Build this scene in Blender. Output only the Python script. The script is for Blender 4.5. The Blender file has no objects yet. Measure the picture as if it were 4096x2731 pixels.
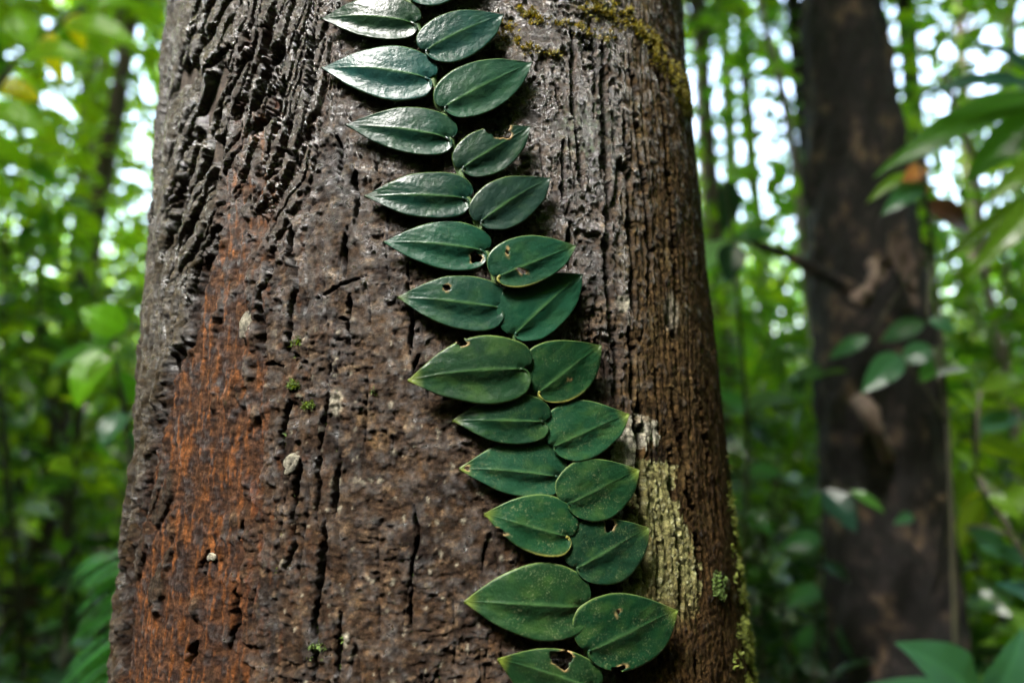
import bpy, math
import numpy as np
from mathutils import Vector

# ------------------------------------------------------------------ camera, sky, sun, exposure
S = bpy.context.scene
COL = S.collection
CAM_H, PITCH, FPX, IW, IH = 1.3, math.radians(4.0), 24 / 36 * 4096, 4096.0, 2731.0

cam_d = bpy.data.cameras.new('camera')
cam = bpy.data.objects.new('camera', cam_d)
COL.objects.link(cam)
cam.location = (0, 0, CAM_H)
cam.rotation_euler = (math.radians(90) + PITCH, 0, 0)
cam_d.lens, cam_d.sensor_width = 24, 36
cam_d.clip_start, cam_d.clip_end = 0.02, 500
cam_d.dof.use_dof = True
cam_d.dof.focus_distance = 0.412
cam_d.dof.aperture_fstop = 3.0
S.camera = cam

SUN_EL, SUN_AZ = math.radians(56), math.radians(216)      # azimuth clockwise from +Y: above, behind the camera and to its left
world = bpy.data.worlds.new('World')
S.world = world
world.use_nodes = True
wn, wl = world.node_tree.nodes, world.node_tree.links
sky = wn.new('ShaderNodeTexSky')
sky.sky_type = 'NISHITA'
sky.sun_disc = False
sky.sun_elevation, sky.sun_rotation = SUN_EL, SUN_AZ
sky.air_density, sky.dust_density, sky.ozone_density = 1.0, 4.0, 1.0
hsv = wn.new('ShaderNodeHueSaturation')                    # an overcast, nearly white sky
hsv.inputs['Saturation'].default_value = 0.8
wl.new(sky.outputs[0], hsv.inputs['Color'])
wl.new(hsv.outputs[0], wn['Background'].inputs['Color'])
wn['Background'].inputs['Strength'].default_value = 0.14
sun_d = bpy.data.lights.new('sun', 'SUN')
sun_d.energy, sun_d.angle, sun_d.color = 1.5, math.radians(12), (1.0, 0.98, 0.95)
sun = bpy.data.objects.new('sun', sun_d)
COL.objects.link(sun)
sd = Vector((math.sin(SUN_AZ) * math.cos(SUN_EL), math.cos(SUN_AZ) * math.cos(SUN_EL), math.sin(SUN_EL)))
sun.rotation_euler = sd.to_track_quat('Z', 'Y').to_euler()
S.view_settings.view_transform = 'Standard'
S.view_settings.look = 'None'
S.view_settings.gamma = 1.0
S.view_settings.exposure = 3.75
S.render.engine = 'CYCLES'
S.cycles.use_denoising = True
S.cycles.max_bounces = 7
S.cycles.diffuse_bounces = 4
S.cycles.glossy_bounces = 3
S.cycles.transmission_bounces = 5
S.cycles.sample_clamp_indirect = 8.0

# ------------------------------------------------------------------ small numeric helpers
rng = np.random.default_rng(11)
_ANG = rng.random((256, 256)) * 2 * np.pi
_GX, _GY = np.cos(_ANG), np.sin(_ANG)
_R1, _R2, _R3 = rng.random((256, 256)), rng.random((256, 256)), rng.random((256, 256))

def noise(x, y):
    xi, yi = np.floor(x).astype(int), np.floor(y).astype(int)
    fx, fy = x - xi, y - yi
    u, v = fx ** 3 * (fx * (fx * 6 - 15) + 10), fy ** 3 * (fy * (fy * 6 - 15) + 10)
    def g(a, b):
        i, j = (xi + a) & 255, (yi + b) & 255
        return _GX[i, j] * (fx - a) + _GY[i, j] * (fy - b)
    n0 = g(0, 0) * (1 - u) + g(1, 0) * u
    n1 = g(0, 1) * (1 - u) + g(1, 1) * u
    return (n0 * (1 - v) + n1 * v) * 1.5

def fbm(x, y, o=4, gain=0.5, seed=0.0):
    s, a, t = 0.0, 1.0, 0.0
    for i in range(o):
        k = 2.03 ** i
        s = s + a * noise(x * k + seed * 17.3 + i * 5.1, y * k + seed * 9.7 + i * 3.7)
        t += a
        a *= gain
    return s / t

def voronoi(x, y):
    xi, yi = np.floor(x).astype(int), np.floor(y).astype(int)
    f1 = np.full(x.shape, 9.0)
    f2 = np.full(x.shape, 9.0)
    ident = np.zeros(x.shape, dtype=np.int64)
    dx = np.zeros(x.shape)
    dy = np.zeros(x.shape)
    for a in (-1, 0, 1):
        for b in (-1, 0, 1):
            i, j = (xi + a) & 255, (yi + b) & 255
            px, py = xi + a + 0.1 + 0.8 * _R1[i, j], yi + b + 0.1 + 0.8 * _R2[i, j]
            d = np.hypot(x - px, y - py)
            near = d < f1
            f2 = np.where(near, f1, np.minimum(f2, d))
            f1 = np.where(near, d, f1)
            ident = np.where(near, i * 256 + j, ident)
            dx = np.where(near, x - px, dx)
            dy = np.where(near, y - py, dy)
    return f1, f2, ident, dx, dy

def ss(a, b, x):
    t = np.clip((x - a) / (b - a), 0, 1)
    return t * t * (3 - 2 * t)

def mix(a, b, m):
    return a * (1 - m[..., None]) + np.asarray(b) * m[..., None]

def project(x, y, z):
    c, s = math.cos(PITCH), math.sin(PITCH)
    zz = z - CAM_H
    d, v = y * c + zz * s, -y * s + zz * c
    return IW / 2 + FPX * x / d, IH / 2 - FPX * v / d

def ray(px, py):
    c, s = math.cos(PITCH), math.sin(PITCH)
    a, b = (np.asarray(px, float) - IW / 2) / FPX, (IH / 2 - np.asarray(py, float)) / FPX
    return a, c - b * s, s + b * c

def at(px, py, depth):
    a, b, c = ray(px, py)
    return np.array([float(a) * depth, float(b) * depth, CAM_H + float(c) * depth])

# ------------------------------------------------------------------ object helpers
def tag(o, label=None, cat=None, group=None, kind=None):
    for k, v in (('label', label), ('category', cat), ('group', group), ('kind', kind)):
        if v:
            o[k] = v
    return o

def empty(name, loc, label, cat, group=None):
    o = bpy.data.objects.new(name, None)
    COL.objects.link(o)
    o.location = loc
    o.empty_display_size = 0.05
    return tag(o, label, cat, group)

def mesh_obj(name, v, f, mat, parent=None, smooth=True, attrs=None):
    """v (n,3) world coordinates, f (m,k) or list of such arrays; attrs {name: (n,) or (n,3)}"""
    v = np.asarray(v, np.float32)
    fs = [np.asarray(q, np.int32) for q in (f if isinstance(f, list) else [f]) if len(q)]
    me = bpy.data.meshes.new(name)
    off = np.array(parent.location) if parent is not None else np.zeros(3)
    me.vertices.add(len(v))
    me.vertices.foreach_set('co', (v - off.astype(np.float32)).ravel())
    loops = np.concatenate([q.ravel() for q in fs])
    tot = np.concatenate([np.full(len(q), q.shape[1], np.int32) for q in fs])
    me.loops.add(len(loops))
    me.loops.foreach_set('vertex_index', loops)
    me.polygons.add(len(tot))
    me.polygons.foreach_set('loop_start', np.concatenate([[0], np.cumsum(tot)[:-1]]).astype(np.int32))
    me.polygons.foreach_set('loop_total', tot)
    me.update(calc_edges=True)
    me.polygons.foreach_set('use_smooth', np.full(len(tot), smooth))
    for k, a in (attrs or {}).items():
        a = np.asarray(a, np.float32)
        if a.ndim == 1:
            at_ = me.attributes.new(k, 'FLOAT', 'POINT')
            at_.data.foreach_set('value', a)
        else:
            at_ = me.attributes.new(k, 'FLOAT_COLOR', 'POINT')
            at_.data.foreach_set('color', np.concatenate([a, np.ones((len(a), 1), np.float32)], 1).ravel())
    me.materials.append(mat)
    me.validate(verbose=False)
    o = bpy.data.objects.new(name, me)
    COL.objects.link(o)
    if parent is not None:
        o.parent = parent
    return o

def tube(pts, radii, sides=10, cap=True):
    p = np.asarray(pts, float)
    n = len(p)
    r = np.broadcast_to(np.asarray(radii, float), (n,))
    t = np.gradient(p, axis=0)
    t /= np.linalg.norm(t, axis=1)[:, None] + 1e-12
    ref = np.array([1.0, 0.2, 0.1]) if abs(t[0][0]) < 0.8 else np.array([0.1, 1.0, 0.2])
    V = []
    for i in range(n):
        a = np.cross(t[i], ref)
        a /= np.linalg.norm(a)
        b = np.cross(t[i], a)
        w = np.linspace(0, 2 * np.pi, sides, endpoint=False)
        V.append(p[i] + r[i] * (np.cos(w)[:, None] * a + np.sin(w)[:, None] * b))
    V = np.concatenate(V)
    i, j = np.meshgrid(np.arange(n - 1), np.arange(sides), indexing='ij')
    j2 = (j + 1) % sides
    F = np.stack([i * sides + j, i * sides + j2, (i + 1) * sides + j2, (i + 1) * sides + j], -1).reshape(-1, 4)
    fs = [F]
    if cap:
        V = np.concatenate([V, p[:1], p[-1:]])
        k = np.arange(sides)
        k2 = (k + 1) % sides
        tri = np.concatenate([np.stack([np.full(sides, n * sides), k2, k], 1),
                              np.stack([np.full(sides, n * sides + 1), (n - 1) * sides + k, (n - 1) * sides + k2], 1)])
        fs.append(tri)
    return V, fs

def join(parts):
    V, Q, T, o = [], [], [], 0
    for v, fs in parts:
        V.append(v)
        for f in (fs if isinstance(fs, list) else [fs]):
            (Q if f.shape[1] == 4 else T).append(f + o)
        o += len(v)
    return np.concatenate(V), [np.concatenate(a) for a in (Q, T) if a]

def spline(pts, n):
    p = np.asarray(pts, float)
    d = np.concatenate([[0], np.cumsum(np.linalg.norm(np.diff(p, axis=0), axis=1))])
    q = np.concatenate([[2 * p[0] - p[1]], p, [2 * p[-1] - p[-2]]])
    out = []
    for s in np.linspace(0, d[-1], n):
        i = min(np.searchsorted(d, s, 'right') - 1, len(p) - 2)
        t = (s - d[i]) / (d[i + 1] - d[i] + 1e-12)
        a, b, c, e = q[i], q[i + 1], q[i + 2], q[i + 3]
        out.append(0.5 * ((2 * b) + (c - a) * t + (2 * a - 5 * b + 4 * c - e) * t * t + (3 * b - a - 3 * c + e) * t ** 3))
    return np.array(out)

# ------------------------------------------------------------------ materials
def new_mat(name):
    m = bpy.data.materials.new(name)
    m.use_nodes = True
    nt = m.node_tree
    return m, nt.nodes, nt.links, nt.nodes['Principled BSDF']

def math_node(n, l, op, a, b=None, clamp=False):
    k = n.new('ShaderNodeMath')
    k.operation = op
    k.use_clamp = clamp
    for i, v in enumerate((a, b)):
        if v is None:
            continue
        if isinstance(v, (int, float)):
            k.inputs[i].default_value = v
        else:
            l.new(v, k.inputs[i])
    return k.outputs[0]

def noise_node(n, l, scale, detail=3, rough=0.55, vec=None, stretch=None):
    t = n.new('ShaderNodeTexNoise')
    t.inputs['Scale'].default_value = scale
    t.inputs['Detail'].default_value = detail
    t.inputs['Roughness'].default_value = rough
    tc = n.new('ShaderNodeTexCoord')
    src = tc.outputs['Object']
    if stretch:
        mp = n.new('ShaderNodeMapping')
        mp.inputs['Scale'].default_value = stretch
        l.new(src, mp.inputs['Vector'])
        src = mp.outputs[0]
    l.new(src, t.inputs['Vector'])
    return t.outputs['Fac']

def attr(n, name):
    a = n.new('ShaderNodeAttribute')
    a.attribute_name = name
    return a

def ramp(n, l, fac, stops):
    r = n.new('ShaderNodeValToRGB')
    el = r.color_ramp.elements
    while len(el) < len(stops):
        el.new(0.5)
    for e, (p, c) in zip(el, stops):
        e.position = p
        e.color = (*c, 1)
    l.new(fac, r.inputs[0])
    return r.outputs[0]

def mixc(n, l, fac, a, b, mode='MIX'):
    k = n.new('ShaderNodeMix')
    k.data_type = 'RGBA'
    k.blend_type = mode
    for i, v in ((0, fac), (6, a), (7, b)):
        if isinstance(v, (int, float)):
            k.inputs[i].default_value = v
        elif isinstance(v, tuple):
            k.inputs[i].default_value = (*v, 1)
        else:
            l.new(v, k.inputs[i])
    return k.outputs[2]

def bump(n, l, h, strength, dist, normal=None):
    b = n.new('ShaderNodeBump')
    b.inputs['Strength'].default_value = strength
    b.inputs['Distance'].default_value = dist
    l.new(h, b.inputs['Height'])
    if normal is not None:
        l.new(normal, b.inputs['Normal'])
    return b.outputs[0]

def mat_bark():
    m, n, l, p = new_mat('bark')
    c = attr(n, 'bark_colour').outputs['Color']
    g = noise_node(n, l, 260, 6, 0.8)
    c2 = mixc(n, l, 1.0, c, ramp(n, l, g, [(0.32, (0.22, 0.21, 0.21)), (0.5, (0.85, 0.84, 0.83)), (0.68, (2.3, 2.25, 2.15))]), 'MULTIPLY')
    l.new(c2, p.inputs['Base Color'])
    wet = attr(n, 'wet').outputs['Fac']
    r = math_node(n, l, 'MULTIPLY_ADD', wet, -0.58)
    r.node.inputs[2].default_value = 0.82
    l.new(r, p.inputs['Roughness'])
    sp_ = math_node(n, l, 'MULTIPLY_ADD', math_node(n, l, 'MULTIPLY', wet, wet), 0.8)
    sp_.node.inputs[2].default_value = 0.05
    l.new(sp_, p.inputs['Specular IOR Level'])
    b1 = bump(n, l, noise_node(n, l, 330, 6, 0.8), 1.0, 0.0034)
    l.new(b1, p.inputs['Normal'])
    return m

def mat_plain(name, stops, scale, rough=0.85, bmp=(120, 0.6, 0.004), stretch=None, spec=0.4):
    m, n, l, p = new_mat(name)
    l.new(ramp(n, l, noise_node(n, l, scale, 5, 0.6, stretch=stretch), stops), p.inputs['Base Color'])
    p.inputs['Roughness'].default_value = rough
    p.inputs['Specular IOR Level'].default_value = spec
    if bmp:
        l.new(bump(n, l, noise_node(n, l, bmp[0], 5, 0.65, stretch=stretch), bmp[1], bmp[2]), p.inputs['Normal'])
    return m

def mat_vine_leaf():
    m, n, l, p = new_mat('vine_leaf')
    c = attr(n, 'leaf_colour').outputs['Color']
    mott = noise_node(n, l, 90, 4, 0.6)
    c2 = mixc(n, l, 1.0, c, ramp(n, l, mott, [(0.3, (0.75, 0.8, 0.8)), (0.7, (1.25, 1.2, 1.15))]), 'MULTIPLY')
    dust = attr(n, 'dust').outputs['Fac']
    speck = math_node(n, l, 'MULTIPLY', ramp(n, l, noise_node(n, l, 900, 2, 0.5), [(0.55, (0, 0, 0)), (0.72, (1, 1, 1))]), dust)
    c3 = mixc(n, l, math_node(n, l, 'MULTIPLY', math_node(n, l, 'MULTIPLY', speck, 0.9), ramp(n, l, noise_node(n, l, 70, 3, 0.6), [(0.4, (0, 0, 0)), (0.65, (1, 1, 1))])), c2, (0.09, 0.10, 0.05))
    l.new(c3, p.inputs['Base Color'])
    r = math_node(n, l, 'MULTIPLY_ADD', dust, 0.20)
    r.node.inputs[2].default_value = 0.31
    r2 = math_node(n, l, 'ADD', r, math_node(n, l, 'MULTIPLY', math_node(n, l, 'SUBTRACT', noise_node(n, l, 60, 3), 0.5), 0.22))
    l.new(r2, p.inputs['Roughness'])
    p.inputs['Specular IOR Level'].default_value = 0.16
    b1 = bump(n, l, noise_node(n, l, 420, 3, 0.6), 0.55, 0.0006)
    b2 = bump(n, l, noise_node(n, l, 150, 3, 0.6), 0.30, 0.0015, b1)
    l.new(b2, p.inputs['Normal'])
    return m

def mat_forest_leaf(name, rough=0.4, trans=0.5, bright=1.4):
    m, n, l, p = new_mat(name)
    c = attr(n, 'leaf_colour').outputs['Color']
    l.new(c, p.inputs['Base Color'])
    p.inputs['Roughness'].default_value = rough
    tr = n.new('ShaderNodeBsdfTranslucent')
    l.new(mixc(n, l, 1.0, c, (3.6 * bright, 3.0 * bright, 0.8 * bright), 'MULTIPLY'), tr.inputs['Color'])
    ms = n.new('ShaderNodeMixShader')
    ms.inputs[0].default_value = trans
    l.new(p.outputs[0], ms.inputs[1])
    l.new(tr.outputs[0], ms.inputs[2])
    l.new(ms.outputs[0], n['Material Output'].inputs['Surface'])
    return m

M_BARK = mat_bark()
M_VLEAF = mat_vine_leaf()
M_STEM = mat_plain('vine_stem', [(0.3, (0.02, 0.05, 0.015)), (0.7, (0.07, 0.11, 0.035))], 120, 0.5, (400, 0.5, 0.001))
M_MOSS = mat_forest_leaf('moss', 0.8, 0.25, 0.6)
M_LEAF = mat_forest_leaf('forest_leaf', 0.35, 0.6)
M_LEAFD = mat_forest_leaf('dark_leaf', 0.3, 0.15)  # dimmer leaf; near the ground it stands in for forest shade
M_DEAD = mat_plain('dead_leaf', [(0.3, (0.06, 0.03, 0.015)), (0.7, (0.30, 0.15, 0.06))], 30, 0.7, (90, 0.4, 0.004))
M_ORANGE = mat_plain('orange_leaf', [(0.3, (0.10, 0.035, 0.008)), (0.7, (0.28, 0.11, 0.02))], 25, 0.6, None)
M_BROWN = mat_plain('brown_leaf', [(0.3, (0.02, 0.008, 0.004)), (0.7, (0.07, 0.025, 0.012))], 25, 0.5, None)
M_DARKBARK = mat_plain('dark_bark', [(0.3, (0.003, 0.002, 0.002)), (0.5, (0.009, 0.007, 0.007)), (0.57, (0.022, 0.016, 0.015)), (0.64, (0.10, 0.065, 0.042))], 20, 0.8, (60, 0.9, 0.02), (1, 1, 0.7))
M_PALEBARK = mat_plain('pale_bark', [(0.3, (0.12, 0.095, 0.085)), (0.7, (0.34, 0.27, 0.25))], 9, 0.8, (50, 0.7, 0.01), (1, 1, 0.3))
M_BROWNBARK = mat_plain('brown_bark', [(0.3, (0.05, 0.035, 0.03)), (0.7, (0.17, 0.12, 0.095))], 9, 0.85, (50, 0.7, 0.01), (1, 1, 0.3))
M_TWIG = mat_plain('green_twig', [(0.3, (0.015, 0.016, 0.008)), (0.7, (0.045, 0.042, 0.02))], 40, 0.7, None)
M_SOIL = mat_plain('forest_floor', [(0.3, (0.012, 0.008, 0.005)), (0.55, (0.04, 0.025, 0.015)), (0.8, (0.11, 0.065, 0.035))], 6, 0.9, (25, 1.0, 0.03))

# ------------------------------------------------------------------ the ground
g = np.linspace(-1, 1, 161)
g = np.sign(g) * np.abs(g) ** 3 * 120
GX, GY = np.meshgrid(g, g + 3, indexing='ij')
GZ = 0.10 * fbm(GX * 0.35, GY * 0.35, 4, seed=3) + 0.03 * fbm(GX * 2, GY * 2, 3, seed=4)
i, j = np.meshgrid(np.arange(160), np.arange(160), indexing='ij')
gf = np.stack([i * 161 + j, (i + 1) * 161 + j, (i + 1) * 161 + j + 1, i * 161 + j + 1], -1).reshape(-1, 4)
ground = mesh_obj('ground', np.stack([GX, GY, GZ], -1).reshape(-1, 3), gf, M_SOIL)
tag(ground, 'dark brown forest floor of soil and litter', 'ground', kind='structure')

# ------------------------------------------------------------------ the big trunk: its smooth surface, fitted to its outline
TD = 0.64
def t_rad(z):
    q = z - CAM_H
    r = 0.24994629 - 0.06254802 * q + 0.0234391 * q * q
    hi = 0.24994629 - 0.06254802 * 0.6 + 0.0234391 * 0.36
    return np.where(q > 0.6, hi - 0.012 * (q - 0.6), r)
def t_cx(z):
    return -0.06693211 - 0.02242922 * (z - CAM_H)
def t_point(th, z, h=0.0):
    r = t_rad(z) + h
    return np.stack([t_cx(z) + r * np.sin(th), TD - r * np.cos(th), z + 0 * th], -1)

def pix_to_trunk(px, py, grow=0.0):
    """the (theta, z) of the trunk surface seen at a pixel; outside the outline it clamps to the rim"""
    a, b, c = ray(px, py)
    hh = a * a + b * b
    z0 = np.full(np.shape(a), CAM_H)
    tc = (a * t_cx(z0) + b * TD) / hh
    lo, hi = 0.1 * tc, tc
    for _ in range(34):
        md = 0.5 * (lo + hi)
        z = CAM_H + c * md
        F = np.hypot(a * md - t_cx(z), b * md - TD) - (t_rad(z) + grow)
        lo, hi = np.where(F > 0, md, lo), np.where(F > 0, hi, md)
    z = CAM_H + c * hi
    return np.arctan2(a * hi - t_cx(z), TD - b * hi), z

Z1 = lambda p: [(400 + .5957 * x, .5957 * y) for x, y in p]
Z2 = lambda p: [(1200 + .6806 * x, .6806 * y) for x, y in p]
Z3 = lambda p: [(1400 + .6806 * x, 800 + .6806 * y) for x, y in p]
Z4 = lambda p: [(1700 + .6806 * x, 1664 + .6806 * y) for x, y in p]
Z5 = lambda p: [(400 + .5957 * x, 900 + .5957 * y) for x, y in p]
Z6 = lambda p: [(400 + .5957 * x, 1797 + .5957 * y) for x, y in p]

CRACKS = [  # (polyline, width in photo pixels)
 (Z2([(1590,190),(1600,400),(1605,600),(1625,720),(1635,900),(1650,1050),(1660,1150)]), 9),
 (Z2([(1775,240),(1785,450),(1780,650),(1790,850),(1805,1100),(1815,1300),(1795,1450),(1800,1567)]), 13),
 (Z3([(1500,0),(1520,130),(1500,280),(1515,480),(1535,650),(1550,800),(1560,950),(1570,1100),(1575,1220)]), 12),
 (Z2([(1930,300),(1970,520),(1965,700),(1990,900),(2020,1050),(2040,1250),(2060,1450)]), 7),
 (Z2([(1900,650),(1920,900),(1930,1200),(1950,1400),(1960,1567)]), 7),
 (Z3([(1640,0),(1635,150),(1655,300),(1655,500),(1670,680)]), 10),
 (Z3([(1630,740),(1660,880),(1655,1000),(1665,1200),(1670,1350),(1700,1420),(1700,1567)]), 10),
 (Z2([(2100,400),(2130,600),(2140,800),(2150,1000),(2170,1200),(2190,1400)]), 6),
 (Z3([(1740,0),(1745,180),(1770,350),(1760,450),(1755,640)]), 6),
 (Z3([(1870,0),(1885,150),(1910,350),(1920,560),(1910,800),(1920,1000)]), 6),
 (Z2([(1545,830),(1550,950),(1545,1100),(1550,1230)]), 9), (Z2([(1580,1310),(1580,1500)]), 9),
 (Z3([(1280,130),(1290,250),(1295,430)]), 10), (Z3([(1345,550),(1345,700),(1355,800)]), 8),
 (Z3([(1450,800),(1440,1000),(1455,1180)]), 9), (Z2([(1720,230),(1735,450),(1725,700)]), 5),
 (Z2([(1500,480),(1520,660)]), 8),
 (Z3([(1885,1100),(1900,1250),(1930,1400),(1970,1567)]), 8), (Z3([(1800,980),(1810,1200),(1825,1400)]), 5),
 (Z3([(2020,1000),(2060,1250),(2090,1500)]), 6), (Z3([(1720,1290),(1705,1400)]), 8),
 (Z4([(1235,0),(1240,100),(1265,150),(1255,280),(1265,400),(1270,560),(1290,680),(1300,850),(1310,1040)]), 12),
 (Z4([(1220,890),(1230,1030)]), 18), (Z4([(1180,480),(1190,590)]), 10), (Z4([(1090,940),(1100,1020)]), 10),
 (Z4([(1440,200),(1450,400),(1470,560),(1490,720),(1500,900),(1510,1100),(1510,1200)]), 7),
 (Z4([(1580,690),(1605,820),(1605,980),(1600,1060)]), 9), (Z4([(1480,0),(1510,120),(1540,280),(1545,450),(1580,560)]), 7),
 (Z4([(1620,0),(1635,120),(1655,240),(1650,360)]), 7), (Z4([(1370,700),(1380,850),(1375,1060)]), 4),
 (Z4([(1555,1100),(1570,1280)]), 5), (Z4([(1580,1400),(1600,1540)]), 6),
 (Z5([(1100,215),(1130,310),(1080,460),(1075,600),(1085,700),(1090,870)]), 13), (Z5([(1095,935),(1235,940)]), 9),
 (Z5([(1290,0),(1270,200),(1300,350),(1310,430),(1275,560),(1265,700),(1260,850),(1290,880),(1345,880)]), 11),
 (Z5([(1665,0),(1650,150),(1645,360)]), 7), (Z5([(1780,335),(1660,380),(1560,430),(1450,500)]), 4),
 (Z5([(1680,460),(1665,650),(1660,820)]), 9), (Z5([(1600,640),(1670,630)]), 12), (Z5([(1570,780),(1655,760)]), 9),
 (Z5([(1555,890),(1530,1050)]), 8), (Z5([(1550,1120),(1510,1280),(1490,1400),(1470,1540)]), 8),
 (Z5([(1350,920),(1410,915)]), 9), (Z5([(1270,1180),(1245,1300),(1225,1400),(1210,1567)]), 13),
 (Z5([(2060,250),(2090,600),(2085,860)]), 7), (Z5([(2140,880),(2110,990)]), 9),
 (Z6([(1475,0),(1465,250),(1440,450)]), 8), (Z6([(1620,40),(1590,200),(1585,300),(1575,470)]), 11),
 (Z6([(1500,440),(1510,600),(1500,720),(1480,850),(1460,1000),(1455,1200),(1440,1400),(1430,1567)]), 10),
 (Z6([(1610,1080),(1600,1350),(1585,1567)]), 8), (Z6([(2110,370),(2135,560),(2110,700),(2090,900),(2085,1200)]), 8),
 (Z6([(1345,80),(1320,250),(1300,430),(1310,650),(1250,800)]), 12), (Z6([(1180,310),(1195,410)]), 10), (Z6([(940,500),(920,620)]), 14),
 (Z6([(690,700),(640,900)]), 18), (Z6([(620,1300),(560,1480)]), 16), (Z6([(900,900),(880,1200),(830,1350)]), 12),
 (Z1([(1330,210),(1300,470)]), 10), (Z1([(1430,180),(1410,400),(1410,700)]), 11), (Z1([(1620,280),(1610,360)]), 8),
 (Z1([(1240,520),(1200,680),(1100,800),(960,930)]), 16), (Z1([(1040,300),(950,450),(880,600),(830,700)]), 18),
 (Z1([(1230,270),(1150,450),(1080,600),(1050,760)]), 16), (Z1([(860,300),(760,420),(720,600),(640,850),(560,1020)]), 15),
 (Z1([(1200,1000),(1300,1050),(1350,1120)]), 20), (Z1([(1590,900),(1620,1000),(1610,1200)]), 9),
 (Z1([(1720,1130),(1710,1250),(1730,1320),(1700,1500)]), 9), (Z1([(1850,1080),(1860,1180)]), 7), (Z1([(1890,1230),(1840,1290)]), 8),
 (Z1([(720,840),(700,1000),(650,1200)]), 14), (Z1([(560,1050),(500,1300),(470,1560)]), 14),
 (Z5([(780,0),(700,200),(640,400),(600,600),(570,800),(480,900),(430,1050),(390,1250),(340,1500)]), 24),
 (Z6([(330,0),(270,300),(230,500),(180,800),(140,1300),(128,1567)]), 20),
]

# leaves of the vine: (tip, notch, y of the uppermost outline point, y of the lowest, layer in mm, dust, yellowing tip)
LEAVES = [
 (Z2([(1090,-238),(655,-35)]), Z2([(0,-262)])[0][1], Z2([(0,51)])[0][1], 4, 0.05, 0),
 (Z2([(120,105),(650,142)]), Z2([(0,-12)])[0][1], Z2([(0,250)])[0][1], 4, 0.05, 0),
 (Z2([(1190,97),(755,302)]), Z2([(0,70)])[0][1], Z2([(0,386)])[0][1], 5, 0.05, 0),
 (Z2([(132,403),(735,465)]), Z2([(0,276)])[0][1], Z2([(0,606)])[0][1], 4, 0.10, 0),
 (Z2([(1353,377),(865,630)]), Z2([(0,357)])[0][1], Z2([(0,706)])[0][1], 5, 0.10, 0),
 (Z2([(280,745),(853,815)]), Z2([(0,634)])[0][1], Z2([(0,923)])[0][1], 4, 0.10, 0),
 (Z2([(1343,752),(965,985)]), Z2([(0,742)])[0][1], Z2([(0,1051)])[0][1], 4, 0.15, 0),
 (Z2([(382,1155),(950,1168)]), Z2([(0,1011)])[0][1], Z2([(0,1294)])[0][1], 4, 0.15, 0.1),
 (Z2([(1463,1050),(1070,1300)]), Z2([(0,1037)])[0][1], Z2([(0,1361)])[0][1], 5, 0.15, 0),
 (Z3([(200,250),(760,298)]), Z3([(0,127)])[0][1], Z3([(0,421)])[0][1], 4, 0.2, 0),
 (Z3([(1293,280),(868,455)]), Z3([(0,217)])[0][1], Z3([(0,526)])[0][1], 8, 0.2, 0.2),
 (Z3([(277,570),(858,632)]), Z3([(0,447)])[0][1], Z3([(0,771)])[0][1], 4, 0.2, 0.3),
 (Z3([(1358,438),(975,780)]), Z3([(0,425)])[0][1], Z3([(0,833)])[0][1], 4, 0.25, 0),
 (Z3([(347,1060),(985,995)]), Z3([(0,799)])[0][1], Z3([(0,1198)])[0][1], 8, 0.3, 0.8),
 (Z3([(1452,855),(1105,1125)]), Z3([(0,824)])[0][1], Z3([(0,1194)])[0][1], 5, 0.35, 0.2),
 (Z3([(600,1295),(1110,1300)]), Z3([(0,1139)])[0][1], Z3([(0,1433)])[0][1], 6, 0.35, 0.5),
 (Z3([(1612,1255),(1198,1440)]), Z3([(0,1176)])[0][1], Z3([(0,1531)])[0][1], 5, 0.7, 0.7),
 (Z4([(203,310),(760,352)]), Z4([(0,131)])[0][1], Z4([(0,476)])[0][1], 3.5, 0.7, 0.7),
 (Z4([(1228,310),(833,505)]), Z4([(0,246)])[0][1], Z4([(0,614)])[0][1], 6, 0.9, 0.7),
 (Z4([(345,570),(812,698)]), Z4([(0,454)])[0][1], Z4([(0,819)])[0][1], 6, 0.9, 0.8),
 (Z4([(1293,650),(890,880)]), Z4([(0,594)])[0][1], Z4([(0,986)])[0][1], 5, 0.9, 0.5),
 (Z4([(230,1090),(885,1110)]), Z4([(0,857)])[0][1], Z4([(0,1306)])[0][1], 5, 0.7, 0.6),
 (Z4([(1453,1130),(955,1360)]), Z4([(0,1027)])[0][1], Z4([(0,1486)])[0][1], 6, 0.9, 0.6),
 (Z4([(420,1410),(955,1575)]), Z4([(0,1355)])[0][1], Z4([(0,1750)])[0][1], 5, 0.6, 0.8),
]
# bites and holes: leaf index -> [(cx, cy, rx, ry, angle)]
HOLES = {
 6: [(*Z2([(1165, 765)])[0], 47, 40, 0.2), (*Z2([(1150, 735)])[0], 50, 30, 0)],
 9: [(*Z3([(738, 342)])[0], 23, 21, 0.5)],
 10: [(*Z3([(908, 315)])[0], 6, 13, -0.2), (*Z3([(990, 428)])[0], 21, 8, 0.55)],
 11: [(*Z3([(565, 517)])[0], 16, 12, 0.5)],
 13: [(*Z3([(652, 838)])[0], 20, 17, 0.2)],
 14: [(*Z3([(1276, 1055)])[0], 6, 5, 0)],
 17: [(*Z4([(247, 305)])[0], 11, 8, 0)],
 19: [(*Z4([(425, 668)])[0], 26, 12, 0.2)],
 20: [(*Z4([(1068, 628)])[0], 19, 34, -0.1)],
 22: [(*Z4([(1105, 1138)])[0], 10, 12, 0), (*Z4([(1110, 1468)])[0], 30, 13, -0.2)],
 23: [(*Z4([(790, 1412)])[0], 46, 34, 0.2)],
}

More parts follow.
